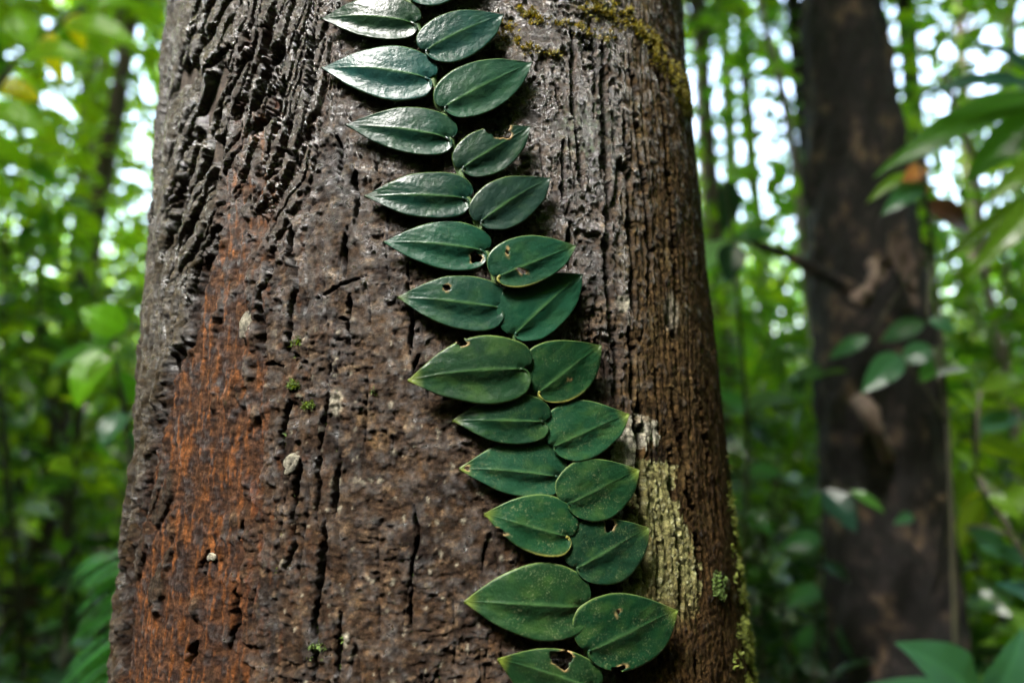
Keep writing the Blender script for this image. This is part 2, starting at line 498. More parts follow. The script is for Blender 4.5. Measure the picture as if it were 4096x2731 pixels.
# ------------------------------------------------------------------ bark relief on a fine grid (metres) with its colours
BARK_TONE = 0.29                                        # damp bark
NT, NZ = 790, 810
th = np.radians(np.linspace(-76, 86, NT))
zg = CAM_H + np.linspace(-0.32, 0.41, NZ)
TH, ZG = np.meshgrid(th, zg, indexing='ij')
U = TH * 0.25
P0 = t_point(TH, ZG)
QX, QY = project(P0[..., 0], P0[..., 1], P0[..., 2])
V = ZG - CAM_H
EDGE_Y = [-700, 0, 348, 784, 1115, 1393, 1672, 1916, 2316, 2731, 3300]
EDGE_L = [668, 658, 644, 618, 583, 549, 522, 505, 479, 435, 380]
DL = QX - np.interp(QY, EDGE_Y, EDGE_L)                 # photo pixels from the left outline

wx = 14 * fbm(U * 90, V * 45, 3, seed=1) + 7 * fbm(U * 380, V * 260, 3, seed=2)
wy = 14 * fbm(U * 90, V * 45, 3, seed=5) + 7 * fbm(U * 380, V * 260, 3, seed=6)
QXw, QYw = QX + wx, QY + wy
big = fbm(U * 14, V * 9, 4, seed=7)
blot = fbm(U * 45, V * 35, 5, 0.6, seed=8)
blot2 = fbm(U * 70, V * 90, 5, 0.6, seed=9)
fine = fbm(U * 230, V * 260, 2, 0.7, seed=10)
hgrain = fbm(U * 90, V * 210, 2, 0.7, seed=12) + 0.35 * (0.35 - np.abs(noise(U * 60 + 3, V * 150 + 40)))        # flattened sideways
vgrain = fbm(U * 260, V * 40, 2, 0.6, seed=13)          # long fibres

# the groove between the furrowed edge and the bare red inner bark
GRO_Y = [-700, 0, 350, 700, 900, 1019, 1138, 1257, 1377, 1436, 1525, 1645, 1793, 1976, 2095, 2273, 2571, 2731, 3300]
GRO_X = [1010, 960, 930, 890, 865, 817, 781, 757, 740, 686, 656, 632, 603, 561, 537, 507, 483, 470, 430]
GX_ = np.interp(QY, GRO_Y, GRO_X)
RED_Y = [-700, 0, 400, 700, 900, 1150, 1400, 1600, 1800, 2000, 2200, 2450, 2731, 3300]
RED_R = [1120, 1120, 1110, 1060, 1045, 1025, 1030, 1050, 1060, 1040, 1000, 960, 980, 980]
RX_ = np.interp(QY, RED_Y, RED_R)
m_edge = ss(12, -22, QXw - GX_ + 14)
m_red = ss(-14, 14, QXw - GX_) * ss(70, -70, QXw - RX_ + 90 * blot2 + 110 * blot + 190 * fbm(U * 75, V * 9, 3, seed=15))
red_amt = ss(380, 900, QY + 420 * blot + 200 * blot2) * ss(-0.58, -0.12, fbm(U * 55, V * 26, 4, 0.6, seed=14))                 # the red band opens downwards
m_flake = ss(-14, 14, QXw - GX_) * ss(140, -140, QXw - 1290 + 110 * ss(300, 900, QY) + 90 * blot) * ss(1120, 820, QY + 220 * blot2)
m_ctr = ss(70, -70, QXw - 2500 + 120 * blot) * (1 - m_edge) * (1 - m_red * red_amt) * (1 - m_flake)
m_right = ss(-70, 70, QXw - 2500 + 120 * blot)

h = 0.0022 * big
# furrowed edge: long narrow ridges
slope = np.interp(U, [-0.30, -0.24, -0.17, -0.11, -0.06, 0.0], [0.05, 0.10, 0.30, 0.44, 0.36, 0.10]) * ss(1250, 650, QY + 120 * big) + 0.06
ue = U - slope * (V - 0.02) + 0.0026 * fbm(U * 40, V * 14, 3, seed=20)
n1 = np.abs(noise(ue / 0.0165 + 7.7, V / 0.19 + 3.3))
n2 = np.abs(noise(ue / 0.0105 + 51.7, V / 0.13 + 23.3))
n3 = np.abs(noise(ue / 0.014 + 11.2, V / 0.020 + 5.5))
gap_e = np.minimum(np.minimum(n1, n2 * 1.1 + 0.01), n3 * 3.5 + 0.115)      # 0 in the furrows
hv_e = 0.5 + fbm(U * 60, V * 25, 3, seed=27)
ridge = 0.75 * ss(0.06, 0.125, gap_e + 0.03 * fine) + 0.25 * ss(0.1, 0.3, gap_e)
h_edge = -0.0115 + 0.0135 * ridge * (0.65 + 0.4 * hv_e) + 0.0007 * blot2 + 0.0007 * fbm(U * 150 + 40, V * 190, 2, 0.7, seed=23) + 0.0005 * fine
# slanting flakes
us = (U - 0.42 * V + 0.005 * fbm(U * 45, V * 30, 3, seed=21)) / 0.0130
vs = (V + 0.18 * U + 0.006 * fbm(U * 50, V * 40, 3, seed=22)) / 0.040
g1, g2, id_f, dxf, dyf = voronoi(us, vs)
gap_f = g2 - g1 + 0.05 * fine
hv_f = _R3[(id_f // 256 + 31) & 255, (id_f % 256 + 77) & 255]
crust = fbm(U * 150 + 40, V * 190, 2, 0.7, seed=23)
gap_s = np.minimum(np.minimum(n1, n2 * 1.15 + 0.015), n3 * 2.4 + 0.08)
jag_ = 0.05 * crust + 0.045 * fine
pl = ss(0.065, 0.125, gap_s + jag_)
keep_f = ss(0.0, 0.12, hv_e - 0.42 * ss(200, 900, QY) * ss(-0.3, 0.3, blot) + 0.05)
h_flk = -0.0062 + pl * keep_f * (0.0050 + 0.0040 * hv_e) + 0.0011 * crust + 0.0006 * fine + 0.0010 * blot2
# bare red inner bark: fibres, ripples, a few flakes left on it
isle = ss(0.12, 0.26, gap_f) * (hv_f > 0.93)
h_red = -0.0036 + 0.0013 * vgrain + 0.0008 * hgrain + 0.0006 * fine + 0.0010 * blot2 + isle * (0.0030 + 0.001 * blot)
# smoother middle: thin overlapping scales
k1, k2, id_c, dxc, dyc = voronoi(U / 0.021 + 0.7 * blot, V / 0.034 + 0.7 * blot2)
hv_c = _R3[(id_c // 256 + 99) & 255, (id_c % 256 + 13) & 255]
rough_amt = 0.5 + 0.9 * ss(-0.25, 0.35, fbm(U * 22, V * 16, 3, seed=26))
h_ctr = 0.0016 * (hv_c - 0.5) * ss(0.0, 0.10, k2 - k1) + rough_amt * (0.0012 * hgrain + 0.0013 * fine) + 0.0019 * blot + 0.0012 * blot2
pit = ss(0.40, 0.62, fbm(U * 110, V * 95, 4, 0.55, seed=24))
h_ctr = h_ctr - 0.0012 * pit
h_rgt = 0.0010 * vgrain + 0.0007 * fine + 0.0007 * hgrain * ss(2700, 2350, QX) + 0.0009 * blot2
dots = ss(0.46, 0.7, fbm(U * 330, V * 150, 3, 0.6, seed=25))

wsum = 1e-6 + m_edge + m_red * red_amt + m_flake * (1 - m_red * red_amt) + m_ctr + m_right
h = h + (m_edge * h_edge + m_red * red_amt * h_red + m_flake * (1 - m_red * red_amt) * h_flk + m_ctr * h_ctr + m_right * h_rgt) / wsum

def poly_dist(pts, reach, taper=False):
    out = np.full(QX.shape, 1e3)
    total = sum(math.dist(a, b) for a, b in zip(pts[:-1], pts[1:]))
    run = 0.0
    for (x0, y0), (x1, y1) in zip(pts[:-1], pts[1:]):
        bx = (QX > min(x0, x1) - reach) & (QX < max(x0, x1) + reach) & (QY > min(y0, y1) - reach) & (QY < max(y0, y1) + reach)
        seg = math.dist((x0, y0), (x1, y1))
        run += seg
        if not bx.any():
            continue
        ax, ay = QXw[bx] - x0, QYw[bx] - y0
        L2 = (x1 - x0) ** 2 + (y1 - y0) ** 2
        t = np.clip((ax * (x1 - x0) + ay * (y1 - y0)) / L2, 0, 1)
        al = run - seg + t * seg
        end = np.minimum(al, total - al) if taper else 1e3
        out[bx] = np.minimum(out[bx], np.hypot(ax - t * (x1 - x0), ay - t * (y1 - y0)) / np.clip(0.3 + end / 70, 0.3, 1))
    return out

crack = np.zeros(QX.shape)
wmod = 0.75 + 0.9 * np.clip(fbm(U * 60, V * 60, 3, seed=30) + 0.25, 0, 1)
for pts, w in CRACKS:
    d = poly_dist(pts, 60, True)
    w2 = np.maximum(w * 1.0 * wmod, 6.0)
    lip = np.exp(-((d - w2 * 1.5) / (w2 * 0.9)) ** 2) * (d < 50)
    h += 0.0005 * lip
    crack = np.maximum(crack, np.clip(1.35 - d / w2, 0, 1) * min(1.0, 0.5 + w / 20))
# many hair cracks on the right flank, running with the grain
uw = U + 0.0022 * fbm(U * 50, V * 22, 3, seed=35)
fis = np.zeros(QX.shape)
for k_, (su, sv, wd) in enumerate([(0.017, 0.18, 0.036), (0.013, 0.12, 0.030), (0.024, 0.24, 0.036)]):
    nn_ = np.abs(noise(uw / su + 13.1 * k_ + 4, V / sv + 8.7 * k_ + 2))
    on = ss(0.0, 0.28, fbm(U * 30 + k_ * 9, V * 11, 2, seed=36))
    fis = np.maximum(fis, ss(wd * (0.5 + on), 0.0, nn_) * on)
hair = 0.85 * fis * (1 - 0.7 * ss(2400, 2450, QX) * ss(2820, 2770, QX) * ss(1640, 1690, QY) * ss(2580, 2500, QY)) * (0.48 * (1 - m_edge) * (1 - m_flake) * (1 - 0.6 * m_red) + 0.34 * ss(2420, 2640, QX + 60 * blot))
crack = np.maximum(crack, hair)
h -= (0.0074 + 0.0030 * ss(2000, 2300, QX)) * crack

# ---- masks with outlines of their own
def blob(cx, cy, rx, ry, ang=0.0, soft=0.25, rag=0.45):
    c, s = math.cos(ang), math.sin(ang)
    dx, dy = QXw - cx, QYw - cy
    e = np.hypot((dx * c + dy * s) / rx, (-dx * s + dy * c) / ry) + rag * blot2 + 0.2 * fine
    return ss(1 + soft, 1 - soft, e)

def in_poly(pts, rag=26):
    x, y = QX + rag * 1.6 * blot2 + 2 * wx + 10 * fine, QY + rag * 2.5 * blot + 2 * wy + 10 * hgrain
    ins = np.zeros(QX.shape, bool)
    n = len(pts)
    for a in range(n):
        (x0, y0), (x1, y1) = pts[a], pts[(a + 1) % n]
        c = ((y0 > y) != (y1 > y)) & (x < (x1 - x0) * (y - y0) / (y1 - y0 + 1e-9) + x0)
        ins ^= c
    return ins.astype(float)

lich = in_poly([(2400, 1840), (2620, 1850), (2690, 1840), (2700, 2010), (2745, 2090), (2790, 2200), (2795, 2400), (2770, 2520), (2640, 2560), (2560, 2480), (2470, 2330), (2420, 2250), (2500, 2150), (2530, 2020), (2440, 1950)])
white = in_poly([(2490, 1672), (2640, 1672), (2645, 1740), (2620, 1790), (2560, 1800), (2540, 1860), (2450, 1870), (2440, 1790), (2480, 1740)], 18)
white = np.maximum(white, blob(1350, 1605, 30, 52, 0.1) * 0.75)
white = np.maximum(white, blob(1345, 1935, 26, 30) * 0.55)
white = np.maximum(white, blob(1380, 2565, 16, 26) * 0.8)
white = np.maximum(white, blob(2495, 1215, 34, 28) * 0.75)
white = np.maximum(white, blob(2690, 1250, 26, 75, -0.1, 0.4) * 0.55)
white = np.maximum(white, blob(2560, 1700, 60, 40) * 0.3)
flk_ = ss(0.34, 0.48, fbm(U * 150, V * 130, 3, 0.55, seed=46)) * ss(950, 1200, QX) * ss(2300, 2000, QX) * ss(1000, 1500, QY)
white = np.maximum(white, 0.65 * flk_)
tanp = np.maximum.reduce([blob(1460, 1675, 40, 36) * 0.8, blob(1520, 1770, 32, 45) * 0.7, blob(2240, 985, 60, 70, 0.5) * 0.6, blob(2440, 1260, 70, 60) * .5,
                          blob(2560, 1500, 40, 90) * 0.5, blob(2500, 1890, 120, 60) * 0.7, blob(1745, 2090, 16, 14) * 0.9, blob(1420, 2400, 26, 40) * .5,
                          blob(2600, 1080, 40, 90) * .35])
green = blob(2345, 520, 105, 110, 0.2, 0.5, 0.7) * ss(-0.05, 0.35, fbm(U * 260, V * 260, 3, 0.6, seed=40))
dark = np.maximum.reduce([blob(2640, 1815, 40, 38) * 0.9, blob(2580, 1640, 60, 16) * 0.7, blob(2880, 2330, 26, 60) * 0.8, blob(1250, 2600, 60, 60) * .6])
h += 0.0002 * lich + 0.0004 * white
d1, d2, id_d, _, _ = voronoi(U / 0.0036, V / 0.0036)
lich = lich * ss(2560, 2300, QY + 120 * blot2) * (0.75 + 0.25 * ss(-0.35, 0.05, fbm(U * 70, V * 40, 4, 0.6, seed=45)))
ldot = ss(0.34, 0.16, d1) * lich * (_R3[id_d // 256, id_d % 256] > 0.45)
h += 0.0005 * ldot

# the bark under the vine stays low so the leaves lie flat on it
STEM = (Z2([(560, -330), (600, -150), (640, -20), (690, 170), (765, 330), (790, 560), (850, 690), (890, 870), (935, 1000), (985, 1180), (1040, 1315), (1080, 1430)])
        + Z3([(800, 330), (850, 465), (880, 640), (955, 800), (1010, 920), (1020, 1050), (1085, 1150), (1130, 1260), (1130, 1370), (1195, 1460)])
        + Z4([(785, 330), (780, 440), (835, 530), (825, 760), (875, 900), (905, 1090), (915, 1230), (950, 1400), (965, 1580), (980, 1800)]))
vm = np.interp(QY, [p[1] for p in sorted(STEM, key=lambda p: p[1])], [p[0] for p in sorted(STEM, key=lambda p: p[1])])
under = ss(470, 330, np.abs(QX - vm))
h = np.where(h > 0.0016, h * (1 - under) + under * (0.0016 + 0.15 * (h - 0.0016)), h)

# ---- colours (surface colours; cracks, furrows and lower bark also carry painted shade)
c = np.zeros(QX.shape + (3,)) + np.array((0.125, 0.088, 0.063))
c = mix(c, (0.038, 0.027, 0.022), ss(0.0, 0.5, blot) * 0.75)
c = mix(c, (0.165, 0.132, 0.128), ss(0.0, 0.45, blot2) * 0.65 * ss(1500, 500, QY + 500 * big))
c = mix(c, (0.240, 0.150, 0.085), ss(0.0, 0.5, fbm(U * 60, V * 50, 4, 0.6, seed=41)) * (0.35 + 0.45 * ss(800, 1700, QY)))
c = mix(c, (0.20, 0.165, 0.135), ss(0.15, 0.5, hgrain) * 0.6)
c = mix(c, (0.062, 0.044, 0.034), ss(0.25, 0.6, hv_c + 0.6 * blot) * 0.25)
rc = np.zeros(QX.shape + (3,)) + np.array((0.175, 0.115, 0.055))
rc = mix(rc, (0.075, 0.047, 0.024), ss(-0.05, 0.35, vgrain + 0.4 * blot2) * 0.8)
rc = mix(rc, (0.26, 0.20, 0.10), ss(0.05, 0.45, blot) * 0.6)
rc = mix(rc, (0.035, 0.024, 0.016), dots * 0.7)
c = mix(c, (0.028, 0.022, 0.021), ss(0.04, 0.34, fbm(U * 30, V * 24, 5, 0.65, seed=42)) * 0.75)
c = mix(c, (0.46, 0.35, 0.245), ss(0.16, 0.42, fbm(U * 85, V * 110, 4, 0.65, seed=43)) * 0.65)
c = mix(c, (0.17, 0.150, 0.165), ss(0.18, 0.5, fbm(U * 50, V * 42, 4, 0.65, seed=44)) * 0.6 * ss(1900, 700, QY))
c = mix(c, rc, m_right)
ec = np.zeros(QX.shape + (3,)) + np.array((0.100, 0.078, 0.048))
ec = mix(ec, (0.19, 0.152, 0.085), ss(0.0, 0.4, fine + 0.3 * blot2) * 0.7)
ec = mix(ec, (0.038, 0.021, 0.015), ss(0.15, 0.05, gap_e) * 0.85)  # reddish dark furrow floors, with their shade painted in
c = mix(c, ec, m_edge)
fc = np.zeros(QX.shape + (3,)) + np.array((0.105, 0.083, 0.066))
fc = mix(fc, (0.15, 0.128, 0.100), ss(0.0, 0.4, fine) * 0.6)
fc = mix(fc, (0.145, 0.135, 0.100), ss(0.1, 0.4, blot) * 0.6)
fc = mix(fc, (0.150, 0.062, 0.036), (1 - pl * keep_f) * (0.35 + 0.6 * ss(-0.2, 0.4, blot + 0.4 * vgrain)))
c = mix(c, fc, m_flake * (1 - m_red * red_amt))
red = np.zeros(QX.shape + (3,)) + np.array((0.190, 0.105, 0.066))
red = mix(red, (0.055, 0.036, 0.032), ss(-0.30, 0.22, blot2 + 0.3 * hgrain) * 0.9)
red = mix(red, (0.66, 0.30, 0.135), ss(0.12, 0.40, vgrain + 0.6 * blot) * 0.85)
red = mix(red, (0.30, 0.18, 0.13), ss(0.25, 0.55, hgrain) * 0.6)
red = mix(red, (0.095, 0.078, 0.062), isle)
c = mix(c, red, m_red * red_amt)
c = mix(c, (0.19, 0.085, 0.045), ss(0.18, 0.42, vgrain + 0.5 * blot) * ss(1500, 1000, QX) * ss(500, 1000, QY) * (1 - m_edge) * 0.6)
streak = ss(-0.2, 0.3, vgrain + blot2) * ss(70, 5, np.abs(QXw - 1010 + 50 * blot)) * ss(1750, 1900, QY) * ss(2700, 2300, QY)
c = mix(c, (0.22, 0.09, 0.05), streak * 0.7)
c = mix(c, (0.30, 0.215, 0.13), tanp * 0.85)
lc = np.zeros(QX.shape + (3,)) + np.array((0.44, 0.43, 0.21))
lc = mix(lc, (0.20, 0.175, 0.07), ss(0.0, 0.4, blot2 + 0.5 * fine) * 0.7)
lc = mix(lc, (0.30, 0.20, 0.09), ss(0.15, 0.45, blot) * 0.6)
lc = mix(lc, (0.75, 0.75, 0.48), ldot)
c = mix(c, lc * 1.5, lich * 0.85)
wc = np.zeros(QX.shape + (3,)) + np.array((0.85, 0.82, 0.68))
wc = mix(wc, (0.42, 0.28, 0.14), ss(0.1, 0.45, blot2) * 0.7)
c = mix(c, wc, white * (0.75 + 0.25 * ss(0.3, -0.2, fine)))
c = mix(c, (0.20, 0.30, 0.17), green * 0.85)
c = mix(c, (0.022, 0.017, 0.012), dark * 0.85)
olive = ss(2860, 2960, QX - 0.06 * (QY - 2000)) * ss(1500, 2300, QY) * ss(-0.2, 0.3, blot2)
c = mix(c, (0.16, 0.16, 0.04), olive * 0.6)
c = mix(c, (0.034, 0.019, 0.013), np.clip(crack * 1.4, 0, 1) * 0.8)  # reddish crack floors, darkened to paint in the shade inside
wet = np.clip(0.30 + 1.3 * blot2 + 0.6 * fine + 0.45 * ss(1900, 300, QY) + 0.2 * m_edge + 0.25 * m_flake + 0.25 * ss(1850, 2050, QX) * ss(2550, 2400, QX) * ss(1500, 900, QY) - 0.55 * m_right * ss(2450, 2700, QX) - 0.35 * lich - 0.3 * white - 0.25 * m_red, 0, 1)

warm = ss(1000, 2300, QY + 500 * blot) * (1 - lich) * (1 - white)          # browner bark lower down, also darkened for the weaker light there
c = c * (1 - warm[..., None] * np.array((0.20, 0.27, 0.33)))
lum = c.mean(-1, keepdims=True)
c = np.clip(lum + 1.16 * (c - lum), 0.004, 1)
# fade into the plain trunk behind and above
fade = ss(0, 0.05, (TH - th[0])) * ss(0, 0.05, (th[-1] - TH)) * ss(0, 0.015, ZG - zg[0]) * ss(0, 0.015, zg[-1] - ZG)
h = h * fade - 0.012 * (1 - fade)
PB = t_point(TH, ZG, h)

# ------------------------------------------------------------------ the big tree
tree = empty('bark_tree', (float(t_cx(0.0)), TD, 0.0), 'thick rough-barked tree trunk carrying a climbing vine of flat green leaves', 'tree')
# plain trunk below, above and behind
zc = np.concatenate([np.linspace(-0.1, 0.6, 16), np.linspace(0.7, 2.4, 40), np.linspace(2.6, 9, 30)])
ac = np.linspace(0, 2 * np.pi, 121)[:-1]
AC, ZC = np.meshgrid(ac, zc, indexing='ij')
ridge_c = 0.004 * fbm(np.sin(AC) * 6 + 9, ZC * 1.5 + np.cos(AC) * 6, 4, seed=50) - 0.004 * np.abs(noise(np.cos(AC) * 12 + 3, np.sin(AC) * 12 + ZC * .6))
PC = t_point(AC, ZC, -0.009 + ridge_c)
na, nz = AC.shape
i, j = np.meshgrid(np.arange(na), np.arange(nz - 1), indexing='ij')
cf = np.stack([i * nz + j, ((i + 1) % na) * nz + j, ((i + 1) % na) * nz + j + 1, i * nz + j + 1], -1).reshape(-1, 4)
cc = np.tile(np.array((0.055, 0.043, 0.034)), (na * nz, 1)) * (1 + 0.5 * fbm(AC * 9, ZC * 12, 4, seed=51)).reshape(-1, 1)
mesh_obj('trunk', PC.reshape(-1, 3), cf, M_BARK, tree, attrs={'bark_colour': cc, 'wet': np.full(na * nz, 0.4)})

# split the fine bark: loose plates of the rough flank are parts of their own
i, j = np.meshgrid(np.arange(NT - 1), np.arange(NZ - 1), indexing='ij')
quad = np.stack([i * NZ + j, (i + 1) * NZ + j, (i + 1) * NZ + j + 1, i * NZ + j + 1], -1).reshape(-1, 4)
pid = np.full(QX.shape, -1, np.int64)
pid = np.where((m_edge > 0.5) & (gap_e > 0.085), 100000, pid)
pid = np.where((m_edge <= 0.5) & (m_flake > 0.35) & (m_red * red_amt < 0.5) & (gap_s + jag_ > 0.085) & (keep_f > 0.4), 200000, pid)
pid = np.where((m_red * red_amt >= 0.5) & (isle > 0.3), id_f + 300000, pid)
vis = (QY > -120) & (QY < 2850)
pid = np.where(vis, pid, -1).ravel()
fid = pid[quad]
fsame = (fid == fid[:, :1]).all(1)
fpid = np.where(fsame, fid[:, 0], -1).reshape(NT - 1, NZ - 1)
# connected plates, found by spreading labels over the faces of one cell
ncol = int(np.searchsorted(th, -0.02))
fp = fpid[:ncol]
ex, ez = (fp[1:] == fp[:-1]) & (fp[1:] >= 0), (fp[:, 1:] == fp[:, :-1]) & (fp[:, 1:] >= 0)
lab = np.where(fp >= 0, np.arange(fp.size).reshape(fp.shape), -1)
for _ in range(500):
    old = lab.copy()
    lab[1:] = np.where(ex, np.maximum(lab[1:], lab[:-1]), lab[1:])
    lab[:-1] = np.where(ex, np.maximum(lab[:-1], lab[1:]), lab[:-1])
    lab[:, 1:] = np.where(ez, np.maximum(lab[:, 1:], lab[:, :-1]), lab[:, 1:])
    lab[:, :-1] = np.where(ez, np.maximum(lab[:, :-1], lab[:, 1:]), lab[:, :-1])
    if (old == lab).all():
        break
fpid[:ncol] = lab
fpid[ncol:] = -1
fpid = fpid.ravel()
uniq, cnt = np.unique(fpid, return_counts=True)
keep = uniq[(uniq >= 0) & (cnt >= 60)]
keep = keep[np.argsort(-cnt[(uniq >= 0) & (cnt >= 60)])][:290]
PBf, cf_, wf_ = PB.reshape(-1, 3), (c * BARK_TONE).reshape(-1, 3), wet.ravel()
def sub_mesh(name, faces, parent):
    idx, inv = np.unique(faces, return_inverse=True)
    return mesh_obj(name, PBf[idx], inv.reshape(-1, 4), M_BARK, parent, attrs={'bark_colour': cf_[idx], 'wet': wf_[idx]})
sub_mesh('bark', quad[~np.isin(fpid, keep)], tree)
order = np.argsort(fpid, kind='stable')
sf = fpid[order]
for k in keep:
    a, b = np.searchsorted(sf, k), np.searchsorted(sf, k, 'right')
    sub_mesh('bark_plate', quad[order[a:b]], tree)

def bark_h(px, py):
    """relief height under a pixel of the fine grid"""
    t_, z_ = pix_to_trunk(np.array(px, float), np.array(py, float))
    ti = np.clip(np.searchsorted(th, t_), 0, NT - 1)
    zi = np.clip(np.searchsorted(zg, z_), 0, NZ - 1)
    return t_, z_, h[ti, zi]

# pale loose chips
def chip(cx, cy, rx, ry, ang, lift, seed, label):
    r_ = np.random.default_rng(seed)
    n = 22
    w = np.linspace(0, 2 * np.pi, n, endpoint=False)
    rad = 1 + 0.22 * np.interp(w, np.linspace(0, 2 * np.pi, 9), np.append(r_.normal(0, 1, 8), 0)) + r_.normal(0, 0.06, n)
    rings = [0.0, 0.35, 0.7, 0.93, 1.0, 1.0]
    hs = [0.0008, 0.0007, 0.0007, 0.0006, 0.0003, -0.004]
    VV, hh_ = [], []
    for q, hq in zip(rings, hs):
        x, y = rx * rad * q * np.cos(w), ry * rad * q * np.sin(w)
        ca, sa = math.cos(ang), math.sin(ang)
        X, Y = cx + x * ca - y * sa, cy + x * sa + y * ca
        t_, z_, hb = bark_h(X, Y)
        VV.append(t_point(t_, z_, np.median(hb) + lift + hq + r_.normal(0, 0.00018, n) * (q > 0)))
    VV = np.concatenate(VV)
    i, j = np.meshgrid(np.arange(5), np.arange(n), indexing='ij')
    F = np.stack([i * n + j, i * n + (j + 1) % n, (i + 1) * n + (j + 1) % n, (i + 1) * n + j], -1).reshape(-1, 4)
    col = np.tile(np.array((0.17, 0.16, 0.125)), (len(VV), 1)) * (1 + r_.normal(0, 0.16, (len(VV), 1)))
    o = mesh_obj('bark_chip', VV, F, M_BARK, tree, attrs={'bark_colour': np.clip(col, 0, 1), 'wet': np.full(len(VV), 0.35)})
    o['label'] = label
chip(984, 1297, 21, 56, 0.35, 0.0012, 1, 'long pale whitish loose bark chip')
chip(1164, 1860, 24, 48, 0.55, 0.0008, 2, 'broad pale whitish loose bark chip')
chip(830, 2230, 14, 20, 0.6, 0.0008, 3, 'small pinkish grey bark chip')

# moss: tiny strands in the masked places
def moss(name, mask_fn, n, lo, hi, label, colour, blades=4):
    r_ = np.random.default_rng(len(label) + n)
    m = mask_fn
    p = (m / m.sum()).ravel()
    idx = r_.choice(len(p), n, p=p)
    base = PBf[idx] - 0.0008 * 0
    tt, zz = TH.ravel()[idx], ZG.ravel()[idx]
    nrm = np.stack([np.sin(tt), -np.cos(tt), 0 * tt], -1)
    base = np.repeat(base - nrm * 0.0006, blades, 0)
    nrm = np.repeat(nrm, blades, 0)
    k = len(base)
    d = nrm * r_.uniform(0.5, 1.1, (k, 1)) + r_.normal(0, 0.55, (k, 3)) + np.array((0, 0, 0.25))
    d /= np.linalg.norm(d, axis=1)[:, None]
    L = r_.uniform(lo, hi, (k, 1))
    s = np.cross(d, r_.normal(0, 1, (k, 3)))
    s /= np.linalg.norm(s, axis=1)[:, None]
    w = L * 0.16
    b = base + r_.normal(0, 0.0006, (k, 3))
    VV = np.stack([b - s * w, b + s * w, b + d * L * 0.6 + s * w * 1.1, b + d * L], 1).reshape(-1, 3)
    q = np.arange(k)[:, None] * 4
    F = q + np.array([[0, 1, 2, 3]])
    col = np.repeat(np.array(colour) * r_.uniform(0.45, 1.5, (k, 1)) * np.array((1, 1, 1)), 4, 0)
    o = mesh_obj(name, VV, F, M_MOSS, tree, attrs={'leaf_colour': np.clip(col, 0, 1)})
    o['label'] = label
    o['kind'] = 'stuff'
def band(pts, w):
    return ss(w, w * 0.35, poly_dist(pts, w + 40) + w * 0.5 * blot)
clump = ss(0.0, 0.3, fbm(U * 120, V * 170, 3, 0.65, seed=60)) + 0.03
m_top = np.maximum.reduce([band(Z2([(1165, 130), (1230, 220), (1300, 270), (1400, 320), (1470, 330)]), 36), band(Z2([(1300, 60), (1380, 130), (1560, 170), (1700, 190), (1800, 220)]), 33),
                           band(Z2([(1640, -40), (1750, 40), (1830, 70), (1900, 110)]), 63), band(Z2([(1900, 110), (2040, 200), (2100, 270), (2110, 330)]), 36),
                           band(Z2([(2100, 330), (2180, 400), (2230, 490), (2290, 640)]), 45)]) * clump
moss('moss', m_top, 4600, 0.0008, 0.0030, 'yellow green moss creeping over the upper bark', (0.13, 0.115, 0.010))
m_low = ss(-62, -8, QX - np.interp(QY, [1700, 2731, 3300], [2925, 3032, 3085]) + 40 * ss(2300, 2731, QY)) * ss(1780, 2350, QY) * ss(-0.05, 0.35, fbm(U * 90, V * 50, 3, seed=61)) * (TH < 1.42)
moss('moss', m_low, 4600, 0.0015, 0.0045, 'olive moss fringe along the edge of the lower bark', (0.10, 0.12, 0.014))
m_tuft = np.maximum.reduce([blob(1190, 1372, 18, 26), blob(1180, 1540, 20, 28), blob(1230, 1625, 26, 16) * .6, blob(1515, 1580, 18, 14) * .4, blob(1270, 2600, 40, 40) * .25, blob(2870, 2340, 26, 60) * .6])
m_tuft = m_tuft * clump + 0.10 * crack * clump * ss(1000, 1100, QX) * ss(1900, 1700, QX) * ss(1100, 1400, QY) * (fbm(U * 30, V * 24, 2, seed=62) > 0.1)
moss('moss', m_tuft, 620, 0.0010, 0.0032, 'little dark green moss tufts in bark cracks', (0.06, 0.10, 0.015))

# ------------------------------------------------------------------ the climbing vine
v0 = pix_to_trunk(np.array([STEM[-1][0]]), np.array([STEM[-1][1]]))
vine = empty('climbing_vine', tuple(t_point(v0[0], v0[1])[0]), 'climbing vine with paired dark green heart-shaped leaves pressed on the bark', 'vine')
sp = spline(STEM, 150)
st, sz = pix_to_trunk(sp[:, 0], sp[:, 1])
sw = np.arange(150)
srad = 0.0025 + 0.0004 * np.sin(sw * 0.55) ** 8 + 0.0002 * np.sin(sw * 1.7)
sv, sfc = tube(t_point(st, sz, 0.0022), srad, 10)
stem = mesh_obj('stem', sv, sfc, M_STEM, vine)

HALF = np.array([(0, 0), (-0.055, 0.03), (-0.105, 0.13), (-0.125, 0.31), (-0.103, 0.53), (-0.040, 0.74), (0.070, 0.905), (0.19, 0.985), (0.31, 1.0), (0.46, 0.93), (0.60, 0.785), (0.73, 0.585), (0.85, 0.345), (0.94, 0.145), (1.0, 0.0)])
HALF_LOW = np.array([(0, 0), (-0.025, 0.03), (-0.045, 0.13), (-0.035, 0.32), (0.005, 0.52), (0.07, 0.70), (0.15, 0.85), (0.25, 0.95), (0.37, 1.0), (0.50, 0.975), (0.62, 0.89), (0.73, 0.755), (0.83, 0.565), (0.92, 0.30), (1.0, 0.0)])
def half_outline(n, lobe, src=HALF):
    p = src.copy()
    p[:, 0] = np.where(p[:, 0] < 0, p[:, 0] * lobe, p[:, 0])
    q = spline(np.c_[p, np.zeros(len(p))], n)[:, :2]
    q[0], q[-1] = p[0], p[-1]
    return q

